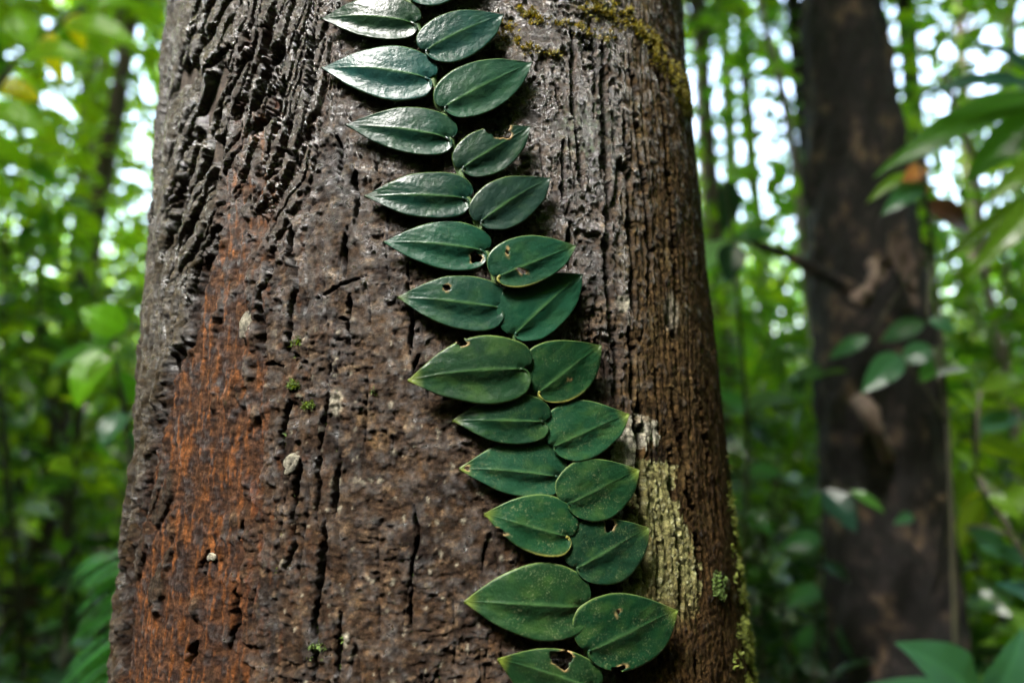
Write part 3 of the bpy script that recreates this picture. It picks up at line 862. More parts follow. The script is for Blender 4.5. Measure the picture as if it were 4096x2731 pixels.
def make_leaf(k, spec):
    (T, N), ytop, ybot, layer, dust, tipy = spec[0], spec[1], spec[2], spec[3], spec[4], spec[5]
    r_ = np.random.default_rng(100 + k)
    T, N = np.array(T), np.array(N)
    ax = T - N
    Lp = np.linalg.norm(ax)
    e1 = ax / Lp
    e2 = np.array([-e1[1], e1[0]])
    if e2[1] > 0:
        e2 = -e2                                       # towards the top of the picture
    nt, nr = 74, 25
    left = ax[0] < 0
    up0, lo0 = half_outline(nt, 0.95 if left else 0.8), half_outline(nt, 0.65) if left else half_outline(nt, 1.0, HALF_LOW)
    def solve(o, sign, target):
        a, b = 0.1, 0.75
        for _ in range(30):
            m = 0.5 * (a + b)
            y = N[1] + Lp * (o[:, 0] * e1[1] + sign * m * o[:, 1] * e2[1])
            ext = y.min() if sign > 0 else y.max()
            over = (ext < target) if sign > 0 else (ext > target)
            a, b = (a, m) if over else (m, b)
        return m
    wu, wl_ = solve(up0, 1, ytop), solve(lo0, -1, ybot)
    up, lo = up0 * [1, wu], lo0 * [1, -wl_]
    # edges are never perfectly even
    wob = 1 + 0.02 * np.interp(np.linspace(0, 1, nt), np.linspace(0, 1, 9), r_.normal(0, 1, 9))
    up[:, 1] *= wob
    lo[:, 1] *= wob[::-1]
    tm = np.clip((np.linspace(0, 1, nt) - 0.20) / 0.80, 0, 1) ** 1.08
    bow = (0.022 if left else 0.012) * (1 + 0.5 * r_.normal())
    mid = np.c_[tm, bow * 4 * tm * (1 - tm) + 0.0 * tm]
    # r from -1 (lower rim) to 1 (upper rim), closer together at rim and midrib
    q = np.linspace(0, 1, nr)
    q = q + 0.10 * np.sin(2 * np.pi * q) * -1
    rr = np.concatenate([-q[::-1], q[1:]])
    X = np.where(rr[None, :, None] >= 0, mid[:, None] + (up[:, None] - mid[:, None]) * np.abs(rr)[None, :, None],
                 mid[:, None] + (lo[:, None] - mid[:, None]) * np.abs(rr)[None, :, None])
    PX = N + Lp * (X[..., :1] * e1 + X[..., 1:] * e2)
    x = np.clip(X[..., 0], 0, 1)
    R = np.broadcast_to(rr, X.shape[:2])
    Q = np.abs(R)
    Lm = Lp / FPX * 0.40
    A = Lm * 0.037 * (0.9 + 0.25 * r_.random())
    env = (0.10 + 0.90 * ss(0.95, 0.40, x)) * (0.55 + 0.45 * ss(-0.05, 0.15, X[..., 0]))
    h_up = A * (1.0 - 0.8 * Q ** 1.7) * env
    gq = 0.50
    h_lo = A * np.where(Q < gq, 1 - 1.12 * ss(0, gq, Q), -0.12 + 0.45 * ss(0.62, 1.0, Q)) * env
    hh = np.where(R >= 0, h_up, h_lo)
    hh -= A * 0.55 * np.exp(-((X[..., 0] + 0.02) / 0.05) ** 2) * np.exp(-(X[..., 1] / 0.05) ** 2)
    hh -= A * 0.25 * ss(0.95, 1.0, Q)                 # rolled rim
    hh += A * 0.10 * np.exp(-(R / 0.07) ** 2) * ss(1.0, 0.8, x)   # raised midrib
    # veins and soft dents
    vein = np.sin((x * 1.0 - 0.55 * Q) * 34 + 2 * r_.random())
    hh += 0.00004 * vein * ss(0.05, 0.3, Q)
    hh += 0.0006 * fbm(X[..., 0] * 2.2 + k * 3.1, X[..., 1] * 3.5 + k, 2) * ss(1.0, 0.8, Q) + 0.00012 * fbm(X[..., 0] * 13 + k, X[..., 1] * 17 + k, 3)
    tip_lift = 0.0015 * r_.normal() * ss(0.6, 1.0, x)
    t_, z_ = pix_to_trunk(PX[..., 0], PX[..., 1], 0.004)
    H = 0.0012 + layer * 0.001 + hh + tip_lift + 0.0012 * ss(0.0, 1.0, -R)
    VV = t_point(t_, z_, H)
    idx = np.arange(nt * (2 * nr - 1)).reshape(nt, -1)
    F = np.stack([idx[:-1, :-1], idx[1:, :-1], idx[1:, 1:], idx[:-1, 1:]], -1).reshape(-1, 4)
    # colours
    top = np.clip((N[1] - 0) / 2731, 0, 1)
    base = np.array((0.010, 0.046, 0.034)) * (1 - top) + np.array((0.010, 0.048, 0.015)) * top
    base = base * (0.28 + 0.30 * r_.random()) * np.array((1 + 0.25 * r_.normal(), 1.0, 1 + 0.15 * r_.normal())).clip(0.6, 1.5)
    col = np.broadcast_to(base, X.shape[:2] + (3,)).copy()
    col = mix(col, (0.04, 0.09, 0.03), 0.55 * np.exp(-(R / 0.05) ** 2) * ss(1.0, 0.3, x))
    col = mix(col, (0.035, 0.070, 0.012), 0.25 * ss(-0.1, 0.5, fbm(X[..., 0] * 4 + k, X[..., 1] * 6, 3, seed=k)) * (0.3 + tipy))
    col = mix(col, (0.11, 0.15, 0.035), 0.38 * ss(0.955, 0.995, Q))
    col = mix(col, (0.08, 0.10, 0.012), tipy * ss(0.84, 1.0, x))
    if k in (10, 14, 19):
        col = mix(col, (0.30, 0.27, 0.06), 0.8 * ss(0.86, 1.0, -R) * ss(0.55, 0.1, x))
    Pf = PX.reshape(-1, 2)
    colf = col.reshape(-1, 3)
    drop = np.zeros(len(F), bool)
    Vf = VV.reshape(-1, 3).copy()
    moved = False
    for (cx, cy, rx, ry, ang) in HOLES.get(k, []):
        ca, sa = math.cos(ang), math.sin(ang)
        dx, dy = Pf[:, 0] - cx, Pf[:, 1] - cy
        a, b = (dx * ca + dy * sa) / rx, (-dx * sa + dy * ca) / ry
        w = np.arctan2(b, a)
        jag = 1 + 0.16 * np.sin(w * 3 + k) + 0.10 * np.sin(w * 5 + 2 * k) + 0.05 * np.sin(w * 11)
        e = np.hypot(a, b) / jag
        colf[:] = mix(colf, (0.20, 0.13, 0.06), ss(1.0 + 7.0 / min(rx, ry), 1.0, e) * 0.75 * ss(-0.5, 0.4, np.sin(w * 2 + k)))
        drop |= (e[F] < 1).sum(1) >= 3
        s_ = np.where((e < 1) & (e > 1e-3), 1 / np.maximum(e, 1e-3), 1.0)
        a2, b2 = a * s_ * rx, b * s_ * ry
        Pf[:, 0], Pf[:, 1] = cx + a2 * ca - b2 * sa, cy + a2 * sa + b2 * ca
        moved = True
    F = F[~drop]
    if moved:
        t_, z_ = pix_to_trunk(Pf[:, 0], Pf[:, 1], 0.004)
        Vf = t_point(t_, z_, H.ravel())
    # outward winding
    a, b, c_ = Vf[F[len(F) // 2][0]], Vf[F[len(F) // 2][1]], Vf[F[len(F) // 2][3]]
    if np.cross(b - a, c_ - a)[1] > 0:
        F = F[:, ::-1]
    used, inv = np.unique(F, return_inverse=True)
    o = mesh_obj('leaf', Vf[used], inv.reshape(-1, 4), M_VLEAF, vine, attrs={'leaf_colour': np.clip(colf[used], 0, 1), 'dust': np.full(len(used), dust)})
    import bmesh
    bm = bmesh.new()
    bm.from_mesh(o.data)
    bmesh.ops.remove_doubles(bm, verts=bm.verts, dist=1e-6)
    bmesh.ops.dissolve_degenerate(bm, edges=bm.edges, dist=1e-7)
    for f in bm.faces:
        f.smooth = True
    bm.to_mesh(o.data)
    bm.free()
    so = o.modifiers.new('thickness', 'SOLIDIFY')
    so.thickness = 0.0008
    so.offset = -1
    # petiole from the stem to the notch
    j = int(np.argmin(np.hypot(sp[:, 0] - N[0], sp[:, 1] - (N[1] + 25))))
    pts = np.array([sp[j], (sp[j] + N) / 2 + [0, 4], N + 0.02 * ax])
    pts = spline(np.c_[pts, np.zeros(3)], 7)[:, :2]
    t_, z_ = pix_to_trunk(pts[:, 0], pts[:, 1])
    pv, pf = tube(t_point(t_, z_, np.linspace(0.003, layer * 0.001 - 0.0012, 7)), np.linspace(0.0019, 0.0013, 7), 8)
    pet = mesh_obj('petiole', pv, pf, M_STEM, None)
    pet.data.transform(pet.matrix_world)
    pet.parent = o
    pet.matrix_parent_inverse.identity()
    off = np.array(vine.location)
    co = np.empty(len(pet.data.vertices) * 3, np.float32)
    pet.data.vertices.foreach_get('co', co)
    pet.data.vertices.foreach_set('co', (co.reshape(-1, 3) - off.astype(np.float32)).ravel())
    return o

r_ = np.random.default_rng(8)
for k in range(16):                                    # clinging roots at the nodes
    q = 12 + k * 8
    sd_ = -1 if k % 2 else 1
    a0 = sp[q]
    pts = spline([[*a0, 0], [a0[0] + sd_ * r_.uniform(15, 35), a0[1] + r_.uniform(5, 25), 0], [a0[0] + sd_ * r_.uniform(40, 80), a0[1] + r_.uniform(10, 70), 0]], 9)[:, :2]
    t_, z_, hb = bark_h(pts[:, 0], pts[:, 1])
    rv, rf = tube(t_point(t_, z_, np.linspace(0.0025, 0.0, 9) + np.clip(hb, -0.001, 0.003) + 0.0004), np.linspace(0.0009, 0.0004, 9), 6)
    mesh_obj('rootlet', rv, rf, M_BROWNBARK, vine)
for k, spec in enumerate(LEAVES):
    make_leaf(k, spec)

#BACKGROUND
# ------------------------------------------------------------------ forest leaves
def leaves_mesh(pos, d, nrm, length, wr, colour):
    """many small folded leaves in one array: 8 vertices, 6 faces each"""
    n = len(pos)
    d = d / (np.linalg.norm(d, axis=1)[:, None] + 1e-9)
    s = np.cross(d, nrm)
    s /= np.linalg.norm(s, axis=1)[:, None] + 1e-9
    up = np.cross(s, d)
    st = [(0, 0, 0), (.3, 0, -.02), (.66, 0, -.05), (1, 0, -.16), (.28, .5, .10), (.64, .40, .05), (.28, -.5, .10), (.64, -.40, .05)]
    L = length[:, None]
    V_ = np.stack([pos + L * (a * d + b * wr * s + c_ * 0.8 * up) for a, b, c_ in st], 1).reshape(-1, 3)
    o = np.arange(n)[:, None] * 8
    Q = np.concatenate([o + np.array([[1, 4, 5, 2]]), o + np.array([[1, 2, 7, 6]])])
    T = np.concatenate([o + np.array([[0, 4, 1]]), o + np.array([[2, 5, 3]]), o + np.array([[0, 1, 6]]), o + np.array([[2, 3, 7]])])
    return V_, [Q, T], np.repeat(colour, 8, 0)

GREENS = np.array([(0.045, 0.120, 0.012), (0.075, 0.150, 0.012), (0.030, 0.085, 0.018), (0.013, 0.040, 0.018), (0.10, 0.16, 0.010)])
def green(r_, n, w):
    w = np.array(w, float)
    k = r_.choice(5, n, p=w / w.sum())
    return np.clip(GREENS[k] * r_.uniform(0.7, 1.35, (n, 1)), 0, 1)

def clumps(r_, centres, per, spread, lmin, lmax, weights, droop=0.35):
    c_ = np.repeat(centres, per, 0)
    n = len(c_)
    pos = c_ + r_.normal(0, 1, (n, 3)) * spread
    d = r_.normal(0, 1, (n, 3)) + 0.6 * (pos - c_) / (np.linalg.norm(pos - c_, axis=1)[:, None] + 1e-6)
    d[:, 2] = d[:, 2] * 0.6 - droop
    nrm = r_.normal(0, 0.55, (n, 3)) + np.array((0, 0, 1.0))
    tone = np.repeat(green(r_, len(centres), weights), per, 0)
    col = np.clip(0.5 * tone + 0.5 * green(r_, n, weights), 0, 1)
    keep_ = pos[:, 2] > 0.03
    return leaves_mesh(pos[keep_], d[keep_], nrm[keep_], r_.uniform(lmin, lmax, n)[keep_], r_.uniform(0.36, 0.52, n)[keep_][:, None], col[keep_])

def big_leaf(base, tip, width, nrm, colour, fold=0.25, droop=0.12, rows=14, half=4, ragged=0.0, seed=0):
    """one large leaf as a curved folded blade with a tapered outline"""
    r_ = np.random.default_rng(seed + 900)
    base, tip, nrm = np.array(base, float), np.array(tip, float), np.array(nrm, float)
    d = tip - base
    L = np.linalg.norm(d)
    d /= L
    s = np.cross(d, nrm)
    s /= np.linalg.norm(s)
    up = np.cross(s, d)
    t = np.linspace(0, 1, rows)
    w = width * 0.5 * np.clip(np.sin(np.pi * t ** 0.82) ** 0.85, 0, 1) * (1 - 0.12 * t)
    w = w * (1 + ragged * r_.normal(0, 1, rows))
    q = np.linspace(-1, 1, 2 * half + 1)
    P = (base + (t * L)[:, None] * d + (droop * L * (4 * t * (1 - t)) * 0.5 - droop * L * t ** 3)[:, None] * up)[:, None] \
        + (w[:, None] * q)[..., None] * s + (fold * w[:, None] * np.abs(q) + 0.012 * L * np.sin(t * 22)[:, None] * np.abs(q))[..., None] * up
    m = 2 * half + 1
    i, j = np.meshgrid(np.arange(rows - 1), np.arange(m - 1), indexing='ij')
    F = np.stack([i * m + j, (i + 1) * m + j, (i + 1) * m + j + 1, i * m + j + 1], -1).reshape(-1, 4)
    col = np.tile(np.array(colour), (rows * m, 1)) * (1 + 0.25 * np.exp(-(np.tile(q, rows) / 0.12) ** 2))[:, None]
    return P.reshape(-1, 3), F, np.clip(col, 0, 1)

def limb(pts, r0, r1, n=24, sides=10, rough=0.0, seed=0):
    p = spline(pts, n)
    r_ = np.linspace(r0, r1, n)
    if rough:
        r_ = r_ * (1 + rough * fbm(np.arange(n) * 0.33 + seed, np.zeros(n) + seed, 3))
    return tube(p, r_, sides)

def ground_z(x, y):
    return float(0.10 * fbm(np.array(x * 0.35), np.array(y * 0.35), 4, seed=3) + 0.03 * fbm(np.array(x * 2), np.array(y * 2), 3, seed=4))

# ------------------------------------------------------------------ the dark tree behind
TDEP = 1.65
ctr = [(3352, -700, 105), (3361, 0, 140), (3405, 480, 172), (3448, 960, 200), (3500, 1500, 226), (3522, 1831, 226), (3592, 2650, 250), (3625, 3000, 275)]
c3 = [at(a, b, TDEP) for a, b, _ in ctr]
r3 = [w / FPX * TDEP for _, _, w in ctr]
lowp = c3[-1] + (c3[-1] - c3[-2]) * (c3[-1][2] + 0.1) / (c3[-2][2] - c3[-1][2])
dz_pts = spline([lowp] + c3[::-1] + [c3[0] + (c3[0] - c3[1]) * 6], 150)
rr_ = np.interp(dz_pts[:, 2], [-0.2, 0.1] + [p[2] for p in c3[::-1]] + [8], [0.25, 0.20] + r3[::-1] + [0.03])
dtree = empty('dark_tree', tuple(dz_pts[0] * [1, 1, 0]), 'blackish slender tree with tan bark patches and a dead branch stub', 'tree')
tv, tf = tube(dz_pts, rr_, 48, cap=False)
a_ = np.tile(np.linspace(0, 2 * np.pi, 48, endpoint=False), len(dz_pts))
nrm_ = tv - np.repeat(dz_pts, 48, 0)
nrm_ /= np.linalg.norm(nrm_, axis=1)[:, None]
bz = 0.020 * fbm(np.cos(a_) * 3 + 20, tv[:, 2] * 7 + np.sin(a_) * 3, 4, seed=70) + 0.016 * fbm(np.cos(a_) * 9 + 20, tv[:, 2] * 22 + np.sin(a_) * 9, 3, seed=71)
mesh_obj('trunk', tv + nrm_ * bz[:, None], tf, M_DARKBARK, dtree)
bd = 1.42
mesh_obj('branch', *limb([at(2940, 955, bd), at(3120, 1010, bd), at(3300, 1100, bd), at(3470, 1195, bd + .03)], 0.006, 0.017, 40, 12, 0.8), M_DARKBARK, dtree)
stub = mesh_obj('branch_stub', *limb([at(3425, 1205, bd), at(3470, 1160, bd - .02), at(3500, 1100, bd - .02), at(3485, 1040, bd)], 0.017, 0.009, 20, 12, 0.9, 5), M_BROWNBARK, dtree)
stub['label'] = 'paler broken branch stub'
for k, (x0, y0, x1, y1, w) in enumerate([(3555, 930, 3640, 1150, .075), (3600, 1000, 3655, 1235, .045), (3560, 1020, 3520, 1130, .03)]):
    v_, f_, c_ = big_leaf(at(x0, y0, 1.44), at(x1, y1, 1.46), w, (0.2, -1, 0.2), (0.2, 0.1, 0.05), 0.5, -0.1, ragged=0.2, seed=k)
    mesh_obj('hanging_bark', v_, f_, M_BROWNBARK, dtree)
lump = [at(3440, 1600, 1.50), at(3475, 1650, 1.46), at(3505, 1720, 1.46), at(3560, 1840, 1.52)]
mesh_obj('root_stub', *limb(lump, 0.020, 0.012, 20, 12, 0.9, 9), M_BROWNBARK, dtree)
r_ = np.random.default_rng(5)
cv, cfc, ccol = clumps(r_, dz_pts[-1] + r_.normal(0, 1, (60, 3)) * [1.1, 1.1, 0.9], 40, 0.25, 0.08, 0.14, (3, 2, 2, 1, 1))
mesh_obj('crown', cv, cfc, M_LEAF, dtree, False, {'leaf_colour': ccol})

# ------------------------------------------------------------------ slender trees, each at its own place
def slender(p0, p1, depth, wpx, mat, label, seed, crown=(3, 2, 2, 1, 1), top=7.0, crown_z=None):
    r_ = np.random.default_rng(seed)
    a, b = at(*p0, depth), at(*p1, depth)                 # a above b
    k = (a - b) / (a[2] - b[2])
    k[:2] = np.clip(k[:2], -0.35, 0.35)
    foot = b - k * b[2]
    foot[2] = ground_z(foot[0], foot[1]) - 0.05
    head = b + k * (top - b[2])
    w = r_.normal(0, 0.03, (5, 3)) * [1, 1, 0]
    pts = [foot, (foot + b) / 2 + w[0] * 0.4, b, a, (a + head) / 2 + w[1], head] if a[2] > b[2] + 0.1 and b[2] > 0.3 else [foot, foot + (head - foot) * 0.3 + w[2], foot + (head - foot) * 0.6 + w[3], head]
    rad = 0.5 * wpx / FPX * depth
    o = empty('slender_tree', tuple(foot), label, 'tree', 'slender trees in the forest behind')
    mesh_obj('trunk', *limb(pts, rad * 1.15, rad * 0.55, 40, 12, 0.25, seed), mat, o)
    cz = crown_z or top - 1.6
    cen = head + r_.normal(0, 1, (34, 3)) * [0.8, 0.8, 0.75]
    cen[:, 2] = np.clip(cen[:, 2], cz, top + 0.8)
    parts = []
    for q in range(6):
        parts.append(limb([head - k * r_.uniform(0.2, 1.6), cen[q] * 0.5 + head * 0.5 - [0, 0, 0.3], cen[q]], rad * 0.3, rad * 0.08, 8, 6))
    mesh_obj('limb', *join(parts), mat, o)
    v_, f_, c_ = clumps(r_, cen, 34, 0.24, 0.07, 0.13, crown)
    mesh_obj('crown', v_, f_, M_LEAF, o, False, {'leaf_colour': c_})
slender((2915, 430), (2930, 900), 6.0, 62, M_PALEBARK, 'pale grey straight slender tree just beside the thick vine-clad trunk', 1)
slender((3150, 470), (3208, 960), 2.9, 42, M_PALEBARK, 'thin leaning pale sapling whose stem nearly touches the blackish tree', 2, top=4.4)
slender((3625, 50), (3655, 560), 5.0, 72, M_PALEBARK, 'pale pinkish grey slender tree standing just behind the blackish tree', 3)
slender((2785, 60), (2800, 420), 9.0, 50, M_BROWNBARK, 'far thin brown tree standing among bright sky gaps', 4)
slender((3170, 0), (3200, 330), 3.6, 74, M_DARKBARK, 'dark thin tree half hidden by the blackish tree trunk', 5, top=5.2)
slender((2870, 1120), (2895, 1560), 3.9, 80, M_BROWNBARK, 'brown mossy slender tree beside the lower thick trunk', 6, top=4.6)
slender((3060, 1250), (3085, 1600), 4.8, 60, M_BROWNBARK, 'thin reddish brown tree between thick trunk and blackish tree', 7, top=5.4)
slender((3935, 1060), (4000, 1370), 2.6, 46, M_PALEBARK, 'thin tan leaning sapling among yellow green undergrowth', 8, top=2.5)
slender((3690, 900), (3720, 1250), 4.2, 90, M_DARKBARK, 'dark slender tree close behind the hanging tan bark', 10, top=5.5)
slender((330, 800), (312, 1080), 4.6, 66, M_BROWNBARK, 'dark brown slender tree seen through the bright green leaves', 11, top=6.0)
slender((250, 1600), (120, 2500), 2.7, 80, M_BROWNBARK, 'dark leaning tree rising beside the big fern', 12, top=4.2)
slender((425, 200), (400, 430), 6.5, 75, M_BROWNBARK, 'purplish brown tree with a broad stem among yellow green leaves', 13, top=6.6, crown=(3, 4, 1, 0, 4))
slender((3850, 300), (3870, 800), 9.0, 66, M_BROWNBARK, 'brown far tree below the wide upper sky gap', 16)
slender((4060, 500), (4080, 900), 7.0, 60, M_PALEBARK, 'pale far tree behind the long arching leaves', 17)

# ------------------------------------------------------------------ plants with leaves one can tell apart
TOCAM = (0.0, -1.0, 0.55)
def plant(name, stem_px, depth, leaves, label, cat, stem_r=0.006, mat=M_LEAF, weights=None):
    """stem_px: pixels from the foot upwards; leaves: (base px, tip px, width px, colour, material or None, normal or None)"""
    pts = [at(a, b, depth) for a, b in stem_px]
    foot = pts[0].copy()
    foot[2] = ground_z(foot[0], foot[1])
    o = empty(name, tuple(foot), label, cat)
    st_ = [limb([foot - [0, 0, 0.03]] + pts, stem_r, stem_r * 0.5, 26, 8)]
    for k, lf in enumerate(leaves):
        b, t, w, col, m_, nn = (list(lf) + [None] * 6)[:6]
        dep = depth + 0.05 * math.sin(k * 2.4)
        B, T_ = at(*b, dep), at(*t, dep - 0.06 + 0.12 * ((k * 0.618) % 1))
        v_, f_, c_ = big_leaf(B, T_, w / FPX * dep, nn or TOCAM, col, seed=k)
        mesh_obj('leaf', v_, f_, m_ or mat, o, attrs={'leaf_colour': c_})
        near = min(pts, key=lambda q: np.linalg.norm(q - B))
        if np.linalg.norm(near - B) > 0.012:
            st_.append(limb([near, (near + B) / 2 + [0, 0, 0.01], B], stem_r * 0.5, stem_r * 0.35, 6, 6))
    mesh_obj('stem', *join(st_), M_TWIG, o)
    return o
DG, BG, YG, TG = (0.010, 0.034, 0.024), (0.028, 0.085, 0.012), (0.06, 0.12, 0.010), (0.022, 0.070, 0.040)
plant('broad_leaf_plant', [(3960, 3400), (3930, 2950), (3900, 2790)], 0.95,
      [((3905, 2790), (3640, 2575), 230, TG), ((3890, 2800), (3430, 2750), 130, TG), ((3930, 2850), (4110, 2530), 170, TG), ((3940, 2880), (4200, 2700), 190, TG)],
      'low plant with broad smooth mid green leaves near the dark tree foot', 'plant')
plant('glossy_sapling', [(2965, 2700), (2990, 1800), (2950, 1200), (2930, 965)], 1.35,
      [((2930, 965), (2810, 1075), 150, (0.13, 0.25, 0.20), None, (-0.2, -0.5, 1)), ((2932, 968), (3110, 1085), 140, (0.13, 0.25, 0.20), None, (0.2, -0.5, 1)), ((2926, 975), (2915, 1125), 120, DG, M_LEAFD), ((2900, 720), (2905, 935), 125, DG, M_LEAFD, (0.3, -1, 0.1)),
       ((2935, 960), (3110, 930), 80, TG), ((2960, 1250), (3060, 1330), 70, BG), ((2975, 1640), (3190, 1580), 120, (0.05, 0.11, 0.08), None, (0, -0.5, 1)), ((2975, 1650), (2860, 1560), 90, TG), ((2980, 1700), (3110, 1800), 90, DG, M_LEAFD),
       ((2985, 1900), (3130, 1880), 80, TG), ((2985, 2050), (3090, 2130), 90, TG)],
      'sapling with grey green drooping glossy leaves close beside the thick trunk', 'sapling')
plant('arching_palm', [(4300, 2700), (4280, 1500), (4230, 700), (4180, 380)], 1.25,
      [((4180, 380), (3525, 645), 150, BG), ((4170, 400), (3800, 470), 80, (0.06, 0.10, 0.085), M_LEAFD, (0, -0.5, 1)), ((4180, 360), (3700, 330), 90, DG, M_LEAFD), ((4190, 420), (3860, 720), 150, BG),
       ((4200, 380), (3900, 130), 80, DG, M_LEAFD), ((4230, 620), (3960, 780), 110, YG), ((4230, 760), (3760, 1030), 90, YG), ((4230, 720), (3880, 1100), 110, YG)],
      'palm-like plant with long arching green leaves over the brown hanging leaf', 'plant')
plant('dying_sapling', [(3830, 2800), (3790, 1700), (3730, 1000), (3680, 650)], 1.30,
      [((3690, 660), (3605, 770), 75, (0.4, 0.2, 0.04), M_ORANGE), ((3700, 730), (3660, 800), 60, (0.4, 0.2, 0.04), M_ORANGE), ((3690, 740), (3535, 845), 95, TG), ((3690, 815), (3910, 925), 120, (.05, .02, .01), M_BROWN, (0.1, -1, 0.1)),
       ((3640, 690), (3470, 800), 55, YG), ((3720, 900), (3800, 1000), 60, BG), ((3700, 1290), (3520, 1360), 90, TG), ((3710, 1280), (3830, 1330), 70, TG), ((3740, 1380), (3690, 1545), 130, TG),
       ((3730, 1390), (3590, 1450), 100, TG), ((3600, 1420), (3455, 1560), 120, TG), ((3480, 1350), (3310, 1430), 75, TG), ((3750, 1500), (3880, 1470), 70, (0.10, 0.12, 0.11), M_LEAFD, (0, -0.5, 1))],
      'sapling holding an orange leaf, a dark brown leaf and blue green leaves', 'sapling')
plant('shade_plant', [(3260, 2750), (3280, 2300), (3290, 1960)], 1.40,
      [((3290, 1960), (3430, 2120), 130, DG, M_LEAFD), ((3290, 1965), (3220, 2100), 80, BG, M_LEAFD), ((3400, 1960), (3545, 2045), 50, BG, M_LEAFD), ((3290, 2000), (3190, 1960), 70, TG), ((3285, 2150), (3120, 2190), 90, TG),
       ((3275, 2350), (3150, 2420), 80, TG), ((3270, 2500), (3180, 2600), 80, TG), ((3650, 2060), (3580, 2090), 50, TG), ((3280, 2250), (3420, 2330), 60, DG, M_LEAFD)],
      'shade plant with dark pointed leaves in front of the blackish tree', 'plant', 0.004)
plant('leaning_shrub', [(4250, 2900), (4180, 2450), (4050, 2150), (3900, 1900)], 1.2,
      [((3900, 1900), (3840, 1800), 80, YG), ((4000, 2060), (4110, 1930), 90, YG), ((3950, 1980), (4100, 2080), 80, YG), ((3860, 2110), (4070, 2250), 110, TG), ((4100, 2250), (3930, 2180), 80, TG), ((4150, 2400), (4010, 2330), 80, DG, M_LEAFD),
       ((3900, 1720), (4090, 1650), 90, TG), ((3900, 1640), (3830, 1560), 70, YG), ((3920, 1560), (4100, 1500), 80, YG)],
      'leaning shrub with yellow green upper leaves and bluish lower leaves', 'shrub', 0.008)
plant('bright_sapling', [(600, 2700), (540, 2000), (470, 1500), (440, 1390)], 1.25,
      [((440, 1395), (290, 1620), 165, (0.075, 0.19, 0.006)), ((435, 1390), (170, 1465), 80, BG), ((500, 1330), (320, 1230), 150, (0.07, 0.18, 0.008)), ((470, 1480), (590, 1640), 90, BG), ((440, 1385), (380, 1300), 80, BG),
       ((500, 1650), (400, 1780), 110, TG), ((520, 1720), (620, 1800), 90, TG), ((460, 1420), (330, 1520), 70, YG)],
      'sapling with large bright lime green leaves next to the furrowed bark', 'sapling')

LG, YL = (0.10, 0.20, 0.008), (0.30, 0.26, 0.010)
plant('overhanging_sapling', [(-420, 2700), (-330, 1500), (-180, 700), (60, 260), (330, 40)], 1.7,
      [((60, 260), (330, 200), 150, LG), ((120, 190), (60, 20), 130, LG), ((250, 100), (560, 170), 140, LG), ((330, 40), (600, 20), 120, LG), ((200, 130), (240, 330), 90, YL), ((300, 60), (330, 190), 80, YL),
       ((-20, 340), (170, 400), 110, YL), ((-60, 430), (180, 520), 130, LG), ((-120, 560), (130, 660), 140, LG), ((350, 50), (480, -110), 110, LG), ((0, 300), (-60, 120), 120, BG), ((-160, 640), (60, 800), 120, LG)],
      'slanting sapling with large lime leaves and a few yellow ones reaching up', 'sapling', 0.008)

# the fern at the foot of the furrowed edge
fd = 1.05
fern = empty('fern', tuple(at(640, 3300, fd) * [1, 1, 0]), 'big feathery fern frond hanging beside the thick trunk base', 'fern')
rach = spline([at(700, 3300, fd) * [1, 1, 0] + [0, 0, 0.02], at(650, 2800, fd + .05), at(600, 2450, fd + .05), at(520, 2250, fd), at(400, 2190, fd - .05)], 60)
mesh_obj('rachis', *tube(rach, np.linspace(0.005, 0.0015, 60), 8), M_TWIG, fern)
for k in range(90):
    q = 14 + k // 2
    B = rach[min(q, 59)]
    for sgn in (-1, 1):
        Lf = (0.26 - 0.12 * abs(k / 90 - 0.35)) * (1 - 0.75 * max(0, (k - 66) / 26))
        dv = np.array([-0.78, -0.05, -0.45 - 0.5 * (1 - k / 90)]) if sgn < 0 else np.array([0.55, 0.25, -0.2])
        dv = dv / np.linalg.norm(dv) + np.random.default_rng(k * 2 + (sgn > 0)).normal(0, 0.05, 3)
        v_, f_, c_ = big_leaf(B, B + dv * Lf, 0.0075, (0.1, -0.7, 0.7), (0.028, 0.10, 0.035), 0.3, 0.12, 8, 1, seed=k)
        mesh_obj('leaflet', v_, f_, M_LEAF, fern, attrs={'leaf_colour': c_})

# ------------------------------------------------------------------ shrubs in the middle distance
def shrub(px, depth, height, spread, weights, label, seed, n_leaf=420, lmin=0.06, lmax=0.13, mat=M_LEAF):
    r_ = np.random.default_rng(seed)
    a = (px - IW / 2) / FPX
    x, y = a * depth, depth
    foot = np.array([x, y, ground_z(x, y)])
    o = empty('shrub', tuple(foot), label, 'shrub', 'shrubs of the understorey')
    stems, cen = [], []
    for k in range(9):
        tip = foot + np.array([r_.normal(0, spread), r_.normal(0, spread), height * r_.uniform(0.55, 1.05)])
        pts = [foot + [0, 0, -.03], foot * 0.6 + tip * 0.4 + r_.normal(0, 0.06, 3), tip]
        stems.append(limb(pts, 0.012, 0.003, 12, 6))
        p = spline(pts, 12)
        cen += [p[q] + r_.normal(0, 0.08, 3) for q in (4, 6, 8, 9, 10, 11)]
    mesh_obj('stem', *join(stems), M_TWIG, o)
    cen = np.array(cen)
    v_, f_, c_ = clumps(r_, cen, max(1, n_leaf // len(cen)), spread * 0.34, lmin, lmax, weights)
    mesh_obj('foliage', v_, f_, mat, o, False, {'leaf_colour': c_})
shrub(150, 2.1, 1.9, 0.30, (1, 2, 2, 3, 2), 'yellow green shrub with small leaves beside the leaning dark tree', 21, 700)  # darker greens in many of these shrubs paint in low forest shade
shrub(480, 2.9, 2.1, 0.35, (2, 1, 2, 3, 1), 'leafy shrub rising just past the furrowed bark', 22, 800)
